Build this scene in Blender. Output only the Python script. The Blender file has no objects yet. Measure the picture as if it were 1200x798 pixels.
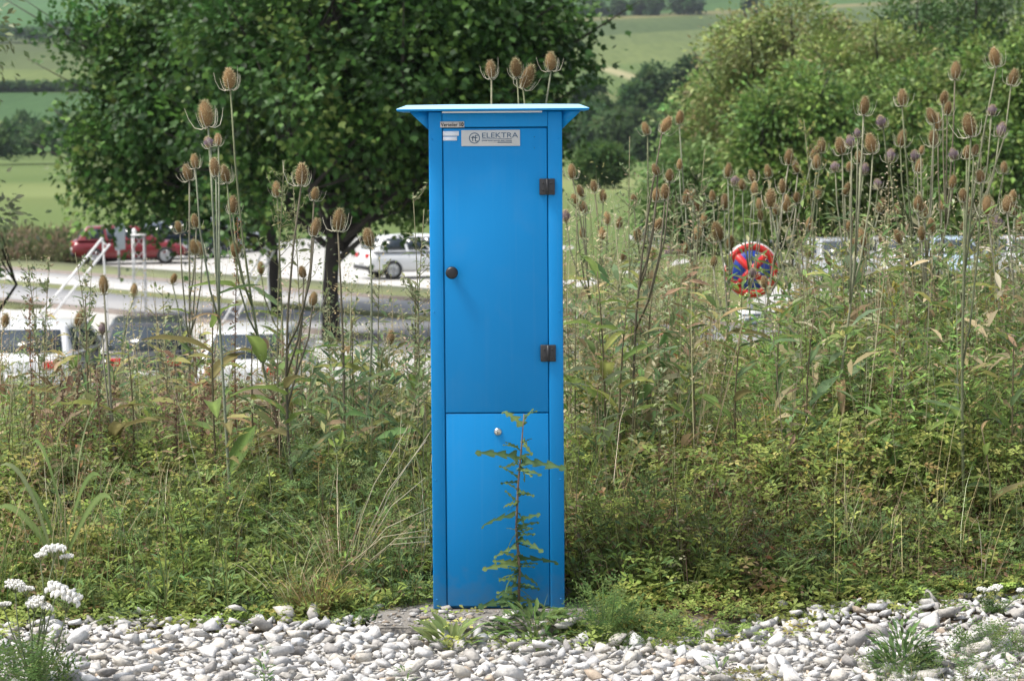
import bpy, bmesh, math, random
import numpy as np
from mathutils import Vector, Matrix
R = math.radians
rnd = random.Random(7)
rng = np.random.default_rng(11)
scene = bpy.context.scene

# ------------------------------------------------------------------ camera, sky, sun, exposure
FPX = 2860.0                                   # focal length in pixels of the 1200 px wide photograph
cam_d = bpy.data.cameras.new('camera')
cam = bpy.data.objects.new('camera', cam_d)
scene.collection.objects.link(cam)
cam_d.sensor_width = 36.0
cam_d.lens = 36.0 * FPX / 1200.0
cam_d.clip_start = 0.1
cam_d.clip_end = 6000
cam_d.dof.use_dof = True
cam_d.dof.focus_distance = 8.05
cam_d.dof.aperture_fstop = 8.5
CAM = (Matrix.Translation((0, 0, 1.563)) @ Matrix.Rotation(R(90 - 4.78), 4, 'X') @ Matrix.Rotation(R(-0.42), 4, 'Z'))
cam.matrix_world = CAM
scene.camera = cam

SUN_EL, SUN_AZ = 62.0, -102.0                    # azimuth measured from +Y (view direction) towards +X
world = bpy.data.worlds.new('World'); scene.world = world; world.use_nodes = True
wn, wl = world.node_tree.nodes, world.node_tree.links
wn.clear()
sky = wn.new('ShaderNodeTexSky'); sky.sky_type = 'NISHITA'; sky.sun_disc = False
sky.sun_elevation = R(SUN_EL); sky.sun_rotation = R(SUN_AZ)
sky.dust_density = 3.0; sky.air_density = 1.0; sky.ozone_density = 1.0
hs = wn.new('ShaderNodeHueSaturation'); hs.inputs['Saturation'].default_value = 0.5
bg = wn.new('ShaderNodeBackground'); bg.inputs['Strength'].default_value = 0.12
wo = wn.new('ShaderNodeOutputWorld')
wl.new(sky.outputs[0], hs.inputs['Color']); wl.new(hs.outputs[0], bg.inputs['Color']); wl.new(bg.outputs[0], wo.inputs['Surface'])
sd = bpy.data.lights.new('sun', 'SUN'); sd.energy = 2.7; sd.angle = R(16); sd.color = (1.0, 0.95, 0.87)
sun = bpy.data.objects.new('sun', sd); scene.collection.objects.link(sun)
to_sun = Vector((math.sin(R(SUN_AZ)) * math.cos(R(SUN_EL)), math.cos(R(SUN_AZ)) * math.cos(R(SUN_EL)), math.sin(R(SUN_EL))))
sun.rotation_euler = to_sun.to_track_quat('Z', 'Y').to_euler()
sun.location = (0, 0, 60)
vs = scene.view_settings
vs.view_transform = 'Standard'; vs.look = 'None'; vs.gamma = 1.0; vs.exposure = 1.0; vs.use_curve_mapping = False
scene.cycles.max_bounces = 8
scene.cycles.volume_bounces = 0
scene.cycles.transparent_max_bounces = 8

# ------------------------------------------------------------------ helpers
CM = np.array(CAM)
def at(px, py, Y):
    """world point where the line of sight through photograph pixel (px, py) meets the upright plane y = Y"""
    d = CM[:3, :3] @ np.array([(px - 600) / FPX, -(py - 399) / FPX, -1.0])
    o = CM[:3, 3]
    p = o + d * ((Y - o[1]) / d[1])
    return Vector(p)

def lin(r, g, b):
    f = lambda c: (c / 12.92 if c <= 0.04045 else ((c + 0.055) / 1.055) ** 2.4)
    return (f(r / 255), f(g / 255), f(b / 255))

def link(o, parent=None):
    scene.collection.objects.link(o)
    if parent is not None: o.parent = parent
    return o

def tag(o, label=None, cat=None, group=None, kind=None):
    if label: o['label'] = label
    if cat: o['category'] = cat
    if group: o['group'] = group
    if kind: o['kind'] = kind
    return o

def empty(name, loc, rz=0.0):
    o = bpy.data.objects.new(name, None); o.location = loc; o.rotation_euler = (0, 0, rz)
    o.empty_display_size = 0.1
    return link(o)

def npmesh(name, V, F, mats=None, col=None, smooth=False, midx=None):
    """mesh from arrays; F is an (n,3) or (n,4) array or a list of such arrays"""
    V = np.asarray(V, dtype=np.float32).reshape(-1, 3)
    Fs = F if isinstance(F, list) else [F]
    Fs = [np.asarray(f, dtype=np.int32) for f in Fs if len(f)]
    me = bpy.data.meshes.new(name)
    me.vertices.add(len(V)); me.vertices.foreach_set('co', V.ravel())
    loops = np.concatenate([f.ravel() for f in Fs])
    tot = np.concatenate([np.full(len(f), f.shape[1], np.int32) for f in Fs])
    start = np.concatenate([[0], np.cumsum(tot)[:-1]]).astype(np.int32)
    me.loops.add(len(loops)); me.loops.foreach_set('vertex_index', loops)
    me.polygons.add(len(tot)); me.polygons.foreach_set('loop_start', start); me.polygons.foreach_set('loop_total', tot)
    if smooth: me.polygons.foreach_set('use_smooth', np.ones(len(tot), bool))
    if midx is not None: me.polygons.foreach_set('material_index', np.asarray(midx, np.int32))
    for m in (mats if isinstance(mats, (list, tuple)) else [mats]):
        if m is not None: me.materials.append(m)
    me.update(calc_edges=True); me.validate()
    if col is not None:
        c = np.ones((len(V), 4), np.float32); c[:, :3] = col
        a = me.color_attributes.new('col', 'FLOAT_COLOR', 'POINT')
        a.data.foreach_set('color', c.ravel())
    return me

def add(name, me, parent=None, loc=None, rot=None, scale=None):
    o = bpy.data.objects.new(name, me)
    if loc is not None: o.location = loc
    if rot is not None: o.rotation_euler = rot
    if scale is not None: o.scale = scale if hasattr(scale, '__len__') else (scale,) * 3
    return link(o, parent)

class MB:
    """collects shapes into one mesh"""
    def __init__(s): s.v = []; s.f3 = []; s.f4 = []; s.n = 0; s.c = []
    def raw(s, V, F, c=None):
        V = np.asarray(V, float).reshape(-1, 3); F = np.asarray(F, int)
        (s.f3 if F.shape[1] == 3 else s.f4).append(F + s.n)
        s.v.append(V); s.n += len(V)
        s.c.append(np.tile(np.asarray(c if c is not None else (1, 1, 1), float), (len(V), 1)))
        return s
    def box(s, x0, x1, y0, y1, z0, z1, c=None):
        V = [(x, y, z) for x in (x0, x1) for y in (y0, y1) for z in (z0, z1)]
        return s.raw(V, [(0, 1, 3, 2), (4, 6, 7, 5), (0, 4, 5, 1), (2, 3, 7, 6), (0, 2, 6, 4), (1, 5, 7, 3)], c)
    def prism(s, pts, y0, y1, c=None):
        """pts: convex polygon in xz, extruded along y"""
        n = len(pts)
        V = [(p[0], y0, p[1]) for p in pts] + [(p[0], y1, p[1]) for p in pts]
        s.raw(V, [(i, (i + 1) % n, n + (i + 1) % n, n + i) for i in range(n)], c)
        b = s.n - len(V)
        s.f3.append(np.array([(0, i + 1, i) for i in range(1, n - 1)] + [(n, n + i, n + i + 1) for i in range(1, n - 1)]) + b)
        return s
    def tube(s, P, rad, k=5, c=None, cap=True):
        P = np.asarray(P, float); n = len(P); rad = np.broadcast_to(np.asarray(rad, float), (n,))
        T = np.gradient(P, axis=0); T /= np.linalg.norm(T, axis=1)[:, None] + 1e-9
        ref = np.array([0, 0, 1.0]) if abs(T[:, 2]).mean() < 0.8 else np.array([1.0, 0, 0])
        A = np.cross(T, ref); A /= np.linalg.norm(A, axis=1)[:, None] + 1e-9
        B = np.cross(T, A)
        ang = np.arange(k) * 2 * math.pi / k
        V = P[:, None, :] + rad[:, None, None] * (np.cos(ang)[None, :, None] * A[:, None, :] + np.sin(ang)[None, :, None] * B[:, None, :])
        F = [(i * k + j, i * k + (j + 1) % k, (i + 1) * k + (j + 1) % k, (i + 1) * k + j) for i in range(n - 1) for j in range(k)]
        s.raw(V.reshape(-1, 3), F, c)
        if cap and k > 2:
            b = s.n - n * k
            s.f3.append(np.array([(0, j + 1, j) for j in range(1, k - 1)] + [((n - 1) * k, (n - 1) * k + j, (n - 1) * k + j + 1) for j in range(1, k - 1)]) + b)
        return s
    def lathe(s, prof, k=16, axis='z', c=None, origin=(0, 0, 0)):
        """prof: (radius, height) pairs about an axis"""
        ang = np.arange(k) * 2 * math.pi / k
        V = []
        for r, h in prof:
            for a in ang:
                u, w = r * math.cos(a), r * math.sin(a)
                V.append({'z': (u, w, h), 'y': (u, h, w), 'x': (h, u, w)}[axis])
        n = len(prof)
        F = [(i * k + j, i * k + (j + 1) % k, (i + 1) * k + (j + 1) % k, (i + 1) * k + j) for i in range(n - 1) for j in range(k)]
        return s.raw(np.array(V) + np.array(origin), F, c)
    def mesh(s, name, mat, smooth=False, col=False):
        F = []
        if s.f3: F.append(np.concatenate(s.f3))
        if s.f4: F.append(np.concatenate(s.f4))
        return npmesh(name, np.concatenate(s.v), F, mat, col=np.concatenate(s.c) if col else None, smooth=smooth)
    def build(s, name, mat, parent=None, smooth=False, bevel=0, **k):
        o = add(name, s.mesh(name, mat, smooth), parent, **k)
        if bevel:
            m = o.modifiers.new('bevel', 'BEVEL'); m.width = bevel; m.segments = 2; m.limit_method = 'ANGLE'; m.angle_limit = R(35)
        return o

def unit(a): return a / (np.linalg.norm(a, axis=-1, keepdims=True) + 1e-9)

def leaves(tmpl, P, D, N, S, col):
    """place a leaf template (verts, tris) at points P, growing along D, facing N, with sizes S and colours col"""
    TV, TF = tmpl
    D = unit(D); N = unit(N - (N * D).sum(1, keepdims=True) * D); X = np.cross(D, N)
    S = np.asarray(S); S = S[:, None] if S.ndim == 1 else S
    V = P[:, None, :] + S[:, None, :1] * (TV[None, :, 0:1] * X[:, None, :] * (S[:, None, 1:2] / S[:, None, :1] if S.shape[1] > 1 else 1) + TV[None, :, 1:2] * D[:, None, :] + TV[None, :, 2:3] * N[:, None, :])
    k = len(TV); n = len(P)
    F = (TF[None] + (np.arange(n) * k)[:, None, None]).reshape(-1, 3)
    C = np.repeat(col, k, axis=0)
    return V.reshape(-1, 3), F, C

class LB:
    """collects leaf batches"""
    def __init__(s): s.V = []; s.F = []; s.C = []; s.n = 0
    def put(s, V, F, C): s.V.append(V); s.F.append(F + s.n); s.C.append(C); s.n += len(V); return s
    def mesh(s, name, mat): return npmesh(name, np.concatenate(s.V), np.concatenate(s.F), mat, col=np.concatenate(s.C))

T_simple = (np.array([(0, 0, 0), (.24, .42, .07), (0, 1, -.1), (-.24, .42, .07)]), np.array([(0, 1, 2), (0, 2, 3)]))
T_lance = (np.array([(0, 0, 0), (.1, .3, .05), (.11, .62, .03), (0, 1, -.14), (-.11, .62, .03), (-.1, .3, .05), (0, .3, 0), (0, .62, -.02)]),
           np.array([(0, 1, 6), (0, 6, 5), (1, 2, 7), (1, 7, 6), (6, 7, 4), (6, 4, 5), (2, 3, 7), (7, 3, 4)]))
def fan_leaf(pts):
    V = np.array([(0, .38, -.02)] + [(x, y, z) for x, y, z in pts]); n = len(pts)
    return V, np.array([(0, i + 1, (i + 1) % n + 1) for i in range(n)])
T_maple = fan_leaf([(.24, .04, .05), (.52, .5, .06), (.2, .6, 0), (0, 1, -.1), (-.2, .6, 0), (-.52, .5, .06), (-.24, .04, .05)])
def quinate():
    V, F = [], []
    for a in (-1.5, 0, 1.5):
        b = len(V); c, s = math.cos(a), math.sin(a)
        for x, y, z in ((0, .04, 0), (.24, .52, .07), (0, 1.0 - .1 * abs(a), -.06), (-.24, .52, .07)):
            V.append((x * c + y * s, -x * s + y * c, z))
        F += [(b, b + 1, b + 2), (b, b + 2, b + 3)]
    return np.array(V), np.array(F)
T_quin = quinate()
def pinnate(n=6, w=.3):
    V, F = [], []
    for i in range(n):
        t = .15 + .75 * i / (n - 1); L = w * (1 - .55 * t) * (1.2 if i % 2 else .9)
        for s in (-1, 1):
            b = len(V)
            V += [(0, t, 0), (s * L, t + .10, .05), (s * L * .6, t - .05, .02)]
            F += [(b, b + 1, b + 2)]
    b = len(V); V += [(.02, 0, 0), (-.02, 0, 0), (0, 1, -.06)]; F += [(b, b + 1, b + 2)]
    return np.array(V), np.array(F)
T_pin = pinnate(4, .34)
T_narrow = (np.array([(0, 0, 0), (.12, .45, .04), (0, 1, -.12), (-.12, .45, .04)]), np.array([(0, 1, 2), (0, 2, 3)]))
T_blade = (np.array([(.03, 0, 0), (-.03, 0, 0), (.028, .45, .0), (-.028, .45, .0), (.018, .78, -.08), (-.018, .78, -.08), (0, 1, -.22)]),
           np.array([(0, 1, 2), (1, 3, 2), (2, 3, 4), (3, 5, 4), (4, 5, 6)]))

def pal(n, cols, w=None, jit=.18):
    cols = np.array(cols, float); w = np.ones(len(cols)) if w is None else np.array(w, float)
    c = cols[rng.choice(len(cols), n, p=w / w.sum())]
    return np.clip(c * (1 + jit * rng.standard_normal((n, 1))) * (1 + .06 * rng.standard_normal((n, 3))), .004, .9)

# ------------------------------------------------------------------ materials
def new_mat(name):
    m = bpy.data.materials.new(name); m.use_nodes = True
    nt = m.node_tree; b = nt.nodes['Principled BSDF']
    return m, nt, b
def simple(name, c, rough=.5, metal=0.0, noise=0.0, nscale=20, bump=0.0, bscale=60, spec=.5, coat=0.0):
    m, nt, b = new_mat(name)
    b.inputs['Roughness'].default_value = rough; b.inputs['Metallic'].default_value = metal
    b.inputs['Specular IOR Level'].default_value = spec; b.inputs['Coat Weight'].default_value = coat
    b.inputs['Base Color'].default_value = (*c, 1)
    tc = nt.nodes.new('ShaderNodeTexCoord')
    if noise:
        n = nt.nodes.new('ShaderNodeTexNoise'); n.inputs['Scale'].default_value = nscale; n.inputs['Detail'].default_value = 6
        nt.links.new(tc.outputs['Object'], n.inputs['Vector'])
        mx = nt.nodes.new('ShaderNodeMix'); mx.data_type = 'RGBA'
        mx.inputs[6].default_value = (*[v * (1 - noise) for v in c], 1); mx.inputs[7].default_value = (*[min(1, v * (1 + noise)) for v in c], 1)
        nt.links.new(n.outputs[0], mx.inputs[0]); nt.links.new(mx.outputs[2], b.inputs['Base Color'])
    if bump:
        n = nt.nodes.new('ShaderNodeTexNoise'); n.inputs['Scale'].default_value = bscale; n.inputs['Detail'].default_value = 5
        nt.links.new(tc.outputs['Object'], n.inputs['Vector'])
        bp = nt.nodes.new('ShaderNodeBump'); bp.inputs['Strength'].default_value = bump; bp.inputs['Distance'].default_value = .01
        nt.links.new(n.outputs[0], bp.inputs['Height']); nt.links.new(bp.outputs[0], b.inputs['Normal'])
    return m
def leaf_mat(name, trans=.3, rough=.55, spec=.35):
    m, nt, b = new_mat(name)
    a = nt.nodes.new('ShaderNodeAttribute'); a.attribute_name = 'col'
    nt.links.new(a.outputs['Color'], b.inputs['Base Color']); b.inputs['Roughness'].default_value = rough
    b.inputs['Specular IOR Level'].default_value = spec
    t = nt.nodes.new('ShaderNodeBsdfTranslucent'); g = nt.nodes.new('ShaderNodeGamma'); g.inputs[1].default_value = .9
    nt.links.new(a.outputs['Color'], g.inputs[0]); nt.links.new(g.outputs[0], t.inputs['Color'])
    mx = nt.nodes.new('ShaderNodeMixShader'); mx.inputs[0].default_value = trans
    nt.links.new(b.outputs[0], mx.inputs[1]); nt.links.new(t.outputs[0], mx.inputs[2])
    nt.links.new(mx.outputs[0], nt.nodes['Material Output'].inputs['Surface'])
    return m
def col_mat(name, rough=.8, bump=0, bscale=40, noise=0, nscale=30, spec=.3):
    m, nt, b = new_mat(name)
    a = nt.nodes.new('ShaderNodeAttribute'); a.attribute_name = 'col'
    b.inputs['Roughness'].default_value = rough; b.inputs['Specular IOR Level'].default_value = spec
    tc = nt.nodes.new('ShaderNodeNewGeometry')
    src = a.outputs['Color']
    if noise:
        n = nt.nodes.new('ShaderNodeTexNoise'); n.inputs['Scale'].default_value = nscale; n.inputs['Detail'].default_value = 8
        nt.links.new(tc.outputs['Position'], n.inputs['Vector'])
        rp = nt.nodes.new('ShaderNodeMapRange'); rp.inputs[1].default_value = .3; rp.inputs[2].default_value = .7
        rp.inputs[3].default_value = 1 - noise; rp.inputs[4].default_value = 1 + noise * .5
        nt.links.new(n.outputs[0], rp.inputs[0])
        mx = nt.nodes.new('ShaderNodeMix'); mx.data_type = 'RGBA'; mx.blend_type = 'MULTIPLY'; mx.inputs[0].default_value = 1
        nt.links.new(src, mx.inputs[6]); nt.links.new(rp.outputs[0], mx.inputs[7]); src = mx.outputs[2]
    nt.links.new(src, b.inputs['Base Color'])
    if bump:
        n = nt.nodes.new('ShaderNodeTexNoise'); n.inputs['Scale'].default_value = bscale; n.inputs['Detail'].default_value = 6
        nt.links.new(tc.outputs['Position'], n.inputs['Vector'])
        bp = nt.nodes.new('ShaderNodeBump'); bp.inputs['Strength'].default_value = bump; bp.inputs['Distance'].default_value = .006
        nt.links.new(n.outputs[0], bp.inputs['Height']); nt.links.new(bp.outputs[0], b.inputs['Normal'])
    return m

M = {}
M['leaf'] = leaf_mat('leaf', .4, .6, .18)
M['leaf_gloss'] = leaf_mat('leaf_gloss', .26, .5, .25)
M['dry'] = leaf_mat('dry_leaf', .2, .8, .2)
M['stalk'] = col_mat('stalk', .8, noise=.25, nscale=90)
M['bark'] = simple('bark', (.028, .024, .02), .9, noise=.4, nscale=9, bump=.8, bscale=14)
M['stone'] = col_mat('limestone', .9, bump=.8, bscale=70, noise=.28, nscale=38)
M['concrete'] = simple('concrete', (.19, .175, .155), .9, noise=.35, nscale=28, bump=.7, bscale=120)
M['black'] = simple('black_plastic', (.012, .011, .011), .45, noise=.2)
M['steel'] = simple('lock_steel', (.55, .54, .5), .3, metal=1, noise=.15, nscale=80)
M['hinge'] = simple('hinge_black', (.022, .022, .024), .5, noise=.3, nscale=120)
M['plate'] = simple('plate_grey', (.47, .48, .47), .4, noise=.08, nscale=15)
M['label'] = simple('label_grey', (.55, .53, .5), .6, noise=.08, nscale=40)
M['sticker'] = simple('sticker_white', (.72, .76, .82), .6, noise=.12, nscale=60)
M['ink'] = simple('ink_black', (.02, .02, .022), .6, noise=.1)
M['ink_blue'] = simple('ink_blue_grey', (.07, .12, .18), .6, noise=.1)
M['white_tube'] = simple('white_steel', (.72, .72, .72), .4, noise=.08)
M['glass'] = simple('car_glass', (.02, .03, .038), .08, spec=.6, noise=.1)
M['tyre'] = simple('tyre_rubber', (.018, .018, .018), .8, noise=.2)
M['rim'] = simple('wheel_rim', (.45, .46, .47), .35, metal=.8, noise=.1)
M['red_lens'] = simple('red_lens', (.5, .012, .012), .2, noise=.1)
M['orange_lens'] = simple('orange_lens', (.7, .2, .03), .2, noise=.1)
M['clear_lens'] = simple('clear_lens', (.6, .62, .64), .12, noise=.1)
M['numplate'] = simple('number_plate', (.7, .7, .66), .5, noise=.05)
M['zinc'] = simple('galvanised_post', (.42, .43, .44), .5, metal=.6, noise=.15)
M['sign_red'] = simple('sign_red', (.56, .02, .018), .35, noise=.08)
M['sign_blue'] = simple('sign_blue', (.012, .045, .30), .35, noise=.08)
M['sign_white'] = simple('sign_white', (.75, .75, .74), .4, noise=.06)
def paint(name, c, rough=.3): return simple(name, c, rough, noise=.05, nscale=4, spec=.5, coat=.4)

def cabinet_paint():
    m, nt, b = new_mat('blue_cabinet_paint')
    g = nt.nodes.new('ShaderNodeNewGeometry')
    def nz(scale, det, dist=0, stretch=None):
        n = nt.nodes.new('ShaderNodeTexNoise'); n.inputs['Scale'].default_value = scale; n.inputs['Detail'].default_value = det
        n.inputs['Distortion'].default_value = dist
        if stretch:
            mp = nt.nodes.new('ShaderNodeMapping'); mp.inputs['Scale'].default_value = stretch
            nt.links.new(g.outputs['Position'], mp.inputs[0]); nt.links.new(mp.outputs[0], n.inputs['Vector'])
        else: nt.links.new(g.outputs['Position'], n.inputs['Vector'])
        return n
    n1 = nz(3, 5, 0, (3, 3, .6))
    rp = nt.nodes.new('ShaderNodeValToRGB'); e = rp.color_ramp.elements
    e[0].position = .3; e[0].color = (.003, .215, .525, 1); e[1].position = .72; e[1].color = (.004, .224, .545, 1)
    nt.links.new(n1.outputs[0], rp.inputs[0])
    n2 = nz(9, 8, .4)                                             # faint dust film and streaks
    r2 = nt.nodes.new('ShaderNodeMapRange'); r2.inputs[1].default_value = .55; r2.inputs[2].default_value = .85; r2.inputs[4].default_value = .045
    nt.links.new(n2.outputs[0], r2.inputs[0])
    mx = nt.nodes.new('ShaderNodeMix'); mx.data_type = 'RGBA'; mx.inputs[7].default_value = (.30, .36, .42, 1)
    nt.links.new(r2.outputs[0], mx.inputs[0]); nt.links.new(rp.outputs[0], mx.inputs[6])
    n6 = nz(1.0, 4, 0, (95, 95, 1.6))
    r6 = nt.nodes.new('ShaderNodeMapRange'); r6.inputs[1].default_value = .56; r6.inputs[2].default_value = .80; r6.inputs[4].default_value = .05
    nt.links.new(n6.outputs[0], r6.inputs[0])
    mx6 = nt.nodes.new('ShaderNodeMix'); mx6.data_type = 'RGBA'; mx6.inputs[7].default_value = (.24, .33, .42, 1)
    nt.links.new(r6.outputs[0], mx6.inputs[0]); nt.links.new(mx.outputs[2], mx6.inputs[6]); mx = mx6
    # soil splash with a ragged upper edge above the slab
    sep = nt.nodes.new('ShaderNodeSeparateXYZ'); nt.links.new(g.outputs['Position'], sep.inputs[0])
    n4 = nz(26, 6)
    ad = nt.nodes.new('ShaderNodeMath'); ad.operation = 'MULTIPLY_ADD'; ad.inputs[1].default_value = .28; nt.links.new(n4.outputs[0], ad.inputs[0]); nt.links.new(sep.outputs[2], ad.inputs[2])
    r4 = nt.nodes.new('ShaderNodeMapRange'); r4.inputs[1].default_value = .27; r4.inputs[2].default_value = .10; r4.inputs[3].default_value = 0; r4.inputs[4].default_value = .3
    nt.links.new(ad.outputs[0], r4.inputs[0])
    mx2 = nt.nodes.new('ShaderNodeMix'); mx2.data_type = 'RGBA'; mx2.inputs[7].default_value = (.17, .18, .17, 1)
    nt.links.new(r4.outputs[0], mx2.inputs[0]); nt.links.new(mx.outputs[2], mx2.inputs[6])
    nt.links.new(mx2.outputs[2], b.inputs['Base Color'])
    r3 = nt.nodes.new('ShaderNodeMapRange'); r3.inputs[3].default_value = .42; r3.inputs[4].default_value = .58
    nt.links.new(n2.outputs[0], r3.inputs[0]); nt.links.new(r3.outputs[0], b.inputs['Roughness'])
    n3 = nz(1.8, 2); bp = nt.nodes.new('ShaderNodeBump'); bp.inputs['Strength'].default_value = .04; bp.inputs['Distance'].default_value = .03
    n5 = nz(400, 2); bq = nt.nodes.new('ShaderNodeBump'); bq.inputs['Strength'].default_value = .05; bq.inputs['Distance'].default_value = .001
    nt.links.new(n3.outputs[0], bp.inputs['Height']); nt.links.new(n5.outputs[0], bq.inputs['Height']); nt.links.new(bp.outputs[0], bq.inputs['Normal'])
    nt.links.new(bq.outputs[0], b.inputs['Normal'])
    b.inputs['Specular IOR Level'].default_value = .22
    return m
M['blue'] = cabinet_paint()

# ------------------------------------------------------------------ terrain
LOT_Z = -3.15
EDGE = [(-40, 7.95), (-1.7, 7.97), (-.9, 7.99), (-.45, 7.95), (-.2, 7.78), (.0, 7.74), (.2, 7.62), (.62, 7.62), (.8, 7.95), (1.1, 8.14), (1.7, 8.32), (40, 8.4)]
def edge(x): return np.interp(x, [e[0] for e in EDGE], [e[1] for e in EDGE])
def sstep(a, b, x):
    t = np.clip((x - a) / (b - a), 0, 1); return t * t * (3 - 2 * t)
def vnoise(x, y, seed=0):
    """smooth value noise"""
    x = np.asarray(x, float) + seed * 17.3; y = np.asarray(y, float) + seed * 9.1
    xi, yi = np.floor(x), np.floor(y); u, v = x - xi, y - yi
    u = u * u * (3 - 2 * u); v = v * v * (3 - 2 * v)
    h = lambda a, b: np.modf(np.abs(np.sin(a * 127.1 + b * 311.7 + seed) * 43758.5453))[0]
    return (h(xi, yi) * (1 - u) + h(xi + 1, yi) * u) * (1 - v) + (h(xi, yi + 1) * (1 - u) + h(xi + 1, yi + 1) * u) * v
def gz(x, y):
    x = np.asarray(x, float); y = np.asarray(y, float)
    z = -.045 + 0 * x
    z = z + .05 * sstep(-.05, .35, y - edge(x)) * (1 - sstep(-.42, -.30, x) * sstep(.44, .3, x) * sstep(8.6, 8.4, y))
    z = z + (.12 + .08 * sstep(-.3, .6, x)) * sstep(8.3, 10.6, y) * (.75 + .5 * vnoise(x * .5, y * .5, 3)) - (LOT_Z * -1 + .16) * sstep(11.6, 31, y)
    z = z + .05 * (vnoise(x * 1.6, y * 1.6, 1) - .5) * sstep(8.2, 9, y) * sstep(26, 20, y)
    h = np.clip(y - 560, 0, None)
    z = z + .085 * (h - 60 * (1 - np.exp(-h / 60))) * (1 + .10 * np.sin(x * .0022 + .6)) 
    return z

def ground_material():
    m, nt, b = new_mat('ground'); N, L = nt.nodes, nt.links
    g = N.new('ShaderNodeNewGeometry'); sp = N.new('ShaderNodeSeparateXYZ'); L.new(g.outputs['Position'], sp.inputs[0])
    def noise(scale, det=6, sc=None):
        n = N.new('ShaderNodeTexNoise'); n.inputs['Scale'].default_value = scale; n.inputs['Detail'].default_value = det
        if sc:
            mp = N.new('ShaderNodeMapping'); mp.inputs['Scale'].default_value = sc; L.new(g.outputs['Position'], mp.inputs[0]); L.new(mp.outputs[0], n.inputs['Vector'])
        else: L.new(g.outputs['Position'], n.inputs['Vector'])
        return n.outputs[0]
    def math_(op, a, b_, c=None):
        n = N.new('ShaderNodeMath'); n.operation = op
        for i, v in enumerate((a, b_, c)):
            if v is None: continue
            if isinstance(v, (int, float)): n.inputs[i].default_value = v
            else: L.new(v, n.inputs[i])
        return n.outputs[0]
    def mr(v, a, b_, c=0., d=1.):
        n = N.new('ShaderNodeMapRange'); n.inputs[1].default_value = a; n.inputs[2].default_value = b_; n.inputs[3].default_value = c; n.inputs[4].default_value = d
        L.new(v, n.inputs[0]); return n.outputs[0]
    def mix(f, a, b_, bt='MIX'):
        n = N.new('ShaderNodeMix'); n.data_type = 'RGBA'; n.blend_type = bt
        if isinstance(f, float): n.inputs[0].default_value = f
        else: L.new(f, n.inputs[0])
        for i, v in ((6, a), (7, b_)):
            if isinstance(v, tuple): n.inputs[i].default_value = (*v, 1)
            else: L.new(v, n.inputs[i])
        return n.outputs[2]
    def ramp(f, stops, const=False):
        n = N.new('ShaderNodeValToRGB'); cr = n.color_ramp
        cr.interpolation = 'CONSTANT' if const else 'LINEAR'
        while len(cr.elements) < len(stops): cr.elements.new(.5)
        for e, (p, c) in zip(cr.elements, stops): e.position = p; e.color = (*c, 1)
        L.new(f, n.inputs[0]); return n.outputs[0]
    Y, X = sp.outputs[1], sp.outputs[0]
    soil = ramp(noise(30), [(.3, (.045, .033, .022)), (.55, (.085, .066, .045)), (.75, (.15, .12, .085))])
    bank = ramp(noise(2.2), [(.3, (.07, .085, .03)), (.6, (.13, .15, .05)), (.8, (.2, .18, .09))])
    meadow = ramp(noise(.02, 8, (1, .25, 1)), [(.3, (.078, .118, .033)), (.5, (.098, .138, .042)), (.7, (.135, .155, .06))])
    dryline = ramp(math_('ADD', math_('DIVIDE', Y, 460), math_('MULTIPLY', math_('SUBTRACT', noise(.012), .5), .1)),
                   [(.36, (1, 1, 1)), (.42, (1.05, 1.0, 1.0)), (.46, (1.55, 1.35, 1.6)), (.54, (1.5, 1.3, 1.5)), (.6, (1, 1, 1))])
    meadow = mix(1.0, meadow, dryline, 'MULTIPLY')
    # fields on the far slope: strips of different crops, left and right of the valley
    v = math_('ADD', math_('DIVIDE', math_('SUBTRACT', Y, 560), 1300), math_('MULTIPLY', math_('SUBTRACT', noise(.004, 2), .5), .04))
    vl = math_('ADD', v, math_('MULTIPLY', X, .00012))
    vr = math_('ADD', v, math_('MULTIPLY', X, -.0006))
    fl = ramp(vl, [(0, (.16, .21, .075)), (.075, (.22, .25, .10)), (.115, (.085, .165, .07)), (.21, (.13, .17, .06)), (.225, (.17, .20, .09)), (.26, (.20, .24, .095)), (.32, (.155, .185, .085)), (.42, (.14, .165, .085)), (.52, (.12, .15, .07)), (.57, (.085, .19, .065))], True)
    fr = ramp(vr, [(0, (.12, .19, .06)), (.10, (.19, .22, .10)), (.17, (.24, .24, .12)), (.19, (.165, .22, .085)), (.30, (.20, .235, .10)), (.40, (.18, .215, .095)), (.48, (.115, .155, .07)), (.565, (.13, .165, .075)), (.60, (.26, .23, .13)), (.635, (.09, .17, .055)), (.72, (.075, .15, .05))], True)
    far = mix(mr(X, -5, 5), fl, fr)
    far = mix(1.0, far, ramp(noise(.02, 6, (1, .12, 1)), [(.3, (.36, .43, .29)), (.7, (.55, .60, .45))]), 'MULTIPLY')
    far = mix(1.0, far, ramp(noise(.35, 3, (1, .03, 1)), [(.35, (.88, .9, .88)), (.65, (1.1, 1.08, 1.1))]), 'MULTIPLY')
    # worn vehicle tracks running up the right-hand field
    tr = math_('ABSOLUTE', math_('SUBTRACT', math_('ADD', X, math_('MULTIPLY', Y, .155)), 186), 0)
    trk = math_('MULTIPLY', mr(tr, 1.5, 6.0, 1, 0), math_('MULTIPLY', mr(Y, 760, 790), mr(Y, 1000, 960)))
    far = mix(math_('MULTIPLY', trk, .6), far, (.36, .31, .19))
    c = mix(mr(Y, 13.5, 17), soil, bank)
    c = mix(mr(Y, 7.9, 7.6), c, (.42, .405, .38))
    c = mix(mr(math_('ADD', Y, math_('MULTIPLY', noise(.2), 14)), 95, 104), c, meadow)
    c = mix(mr(Y, 556, 562), c, far)
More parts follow.
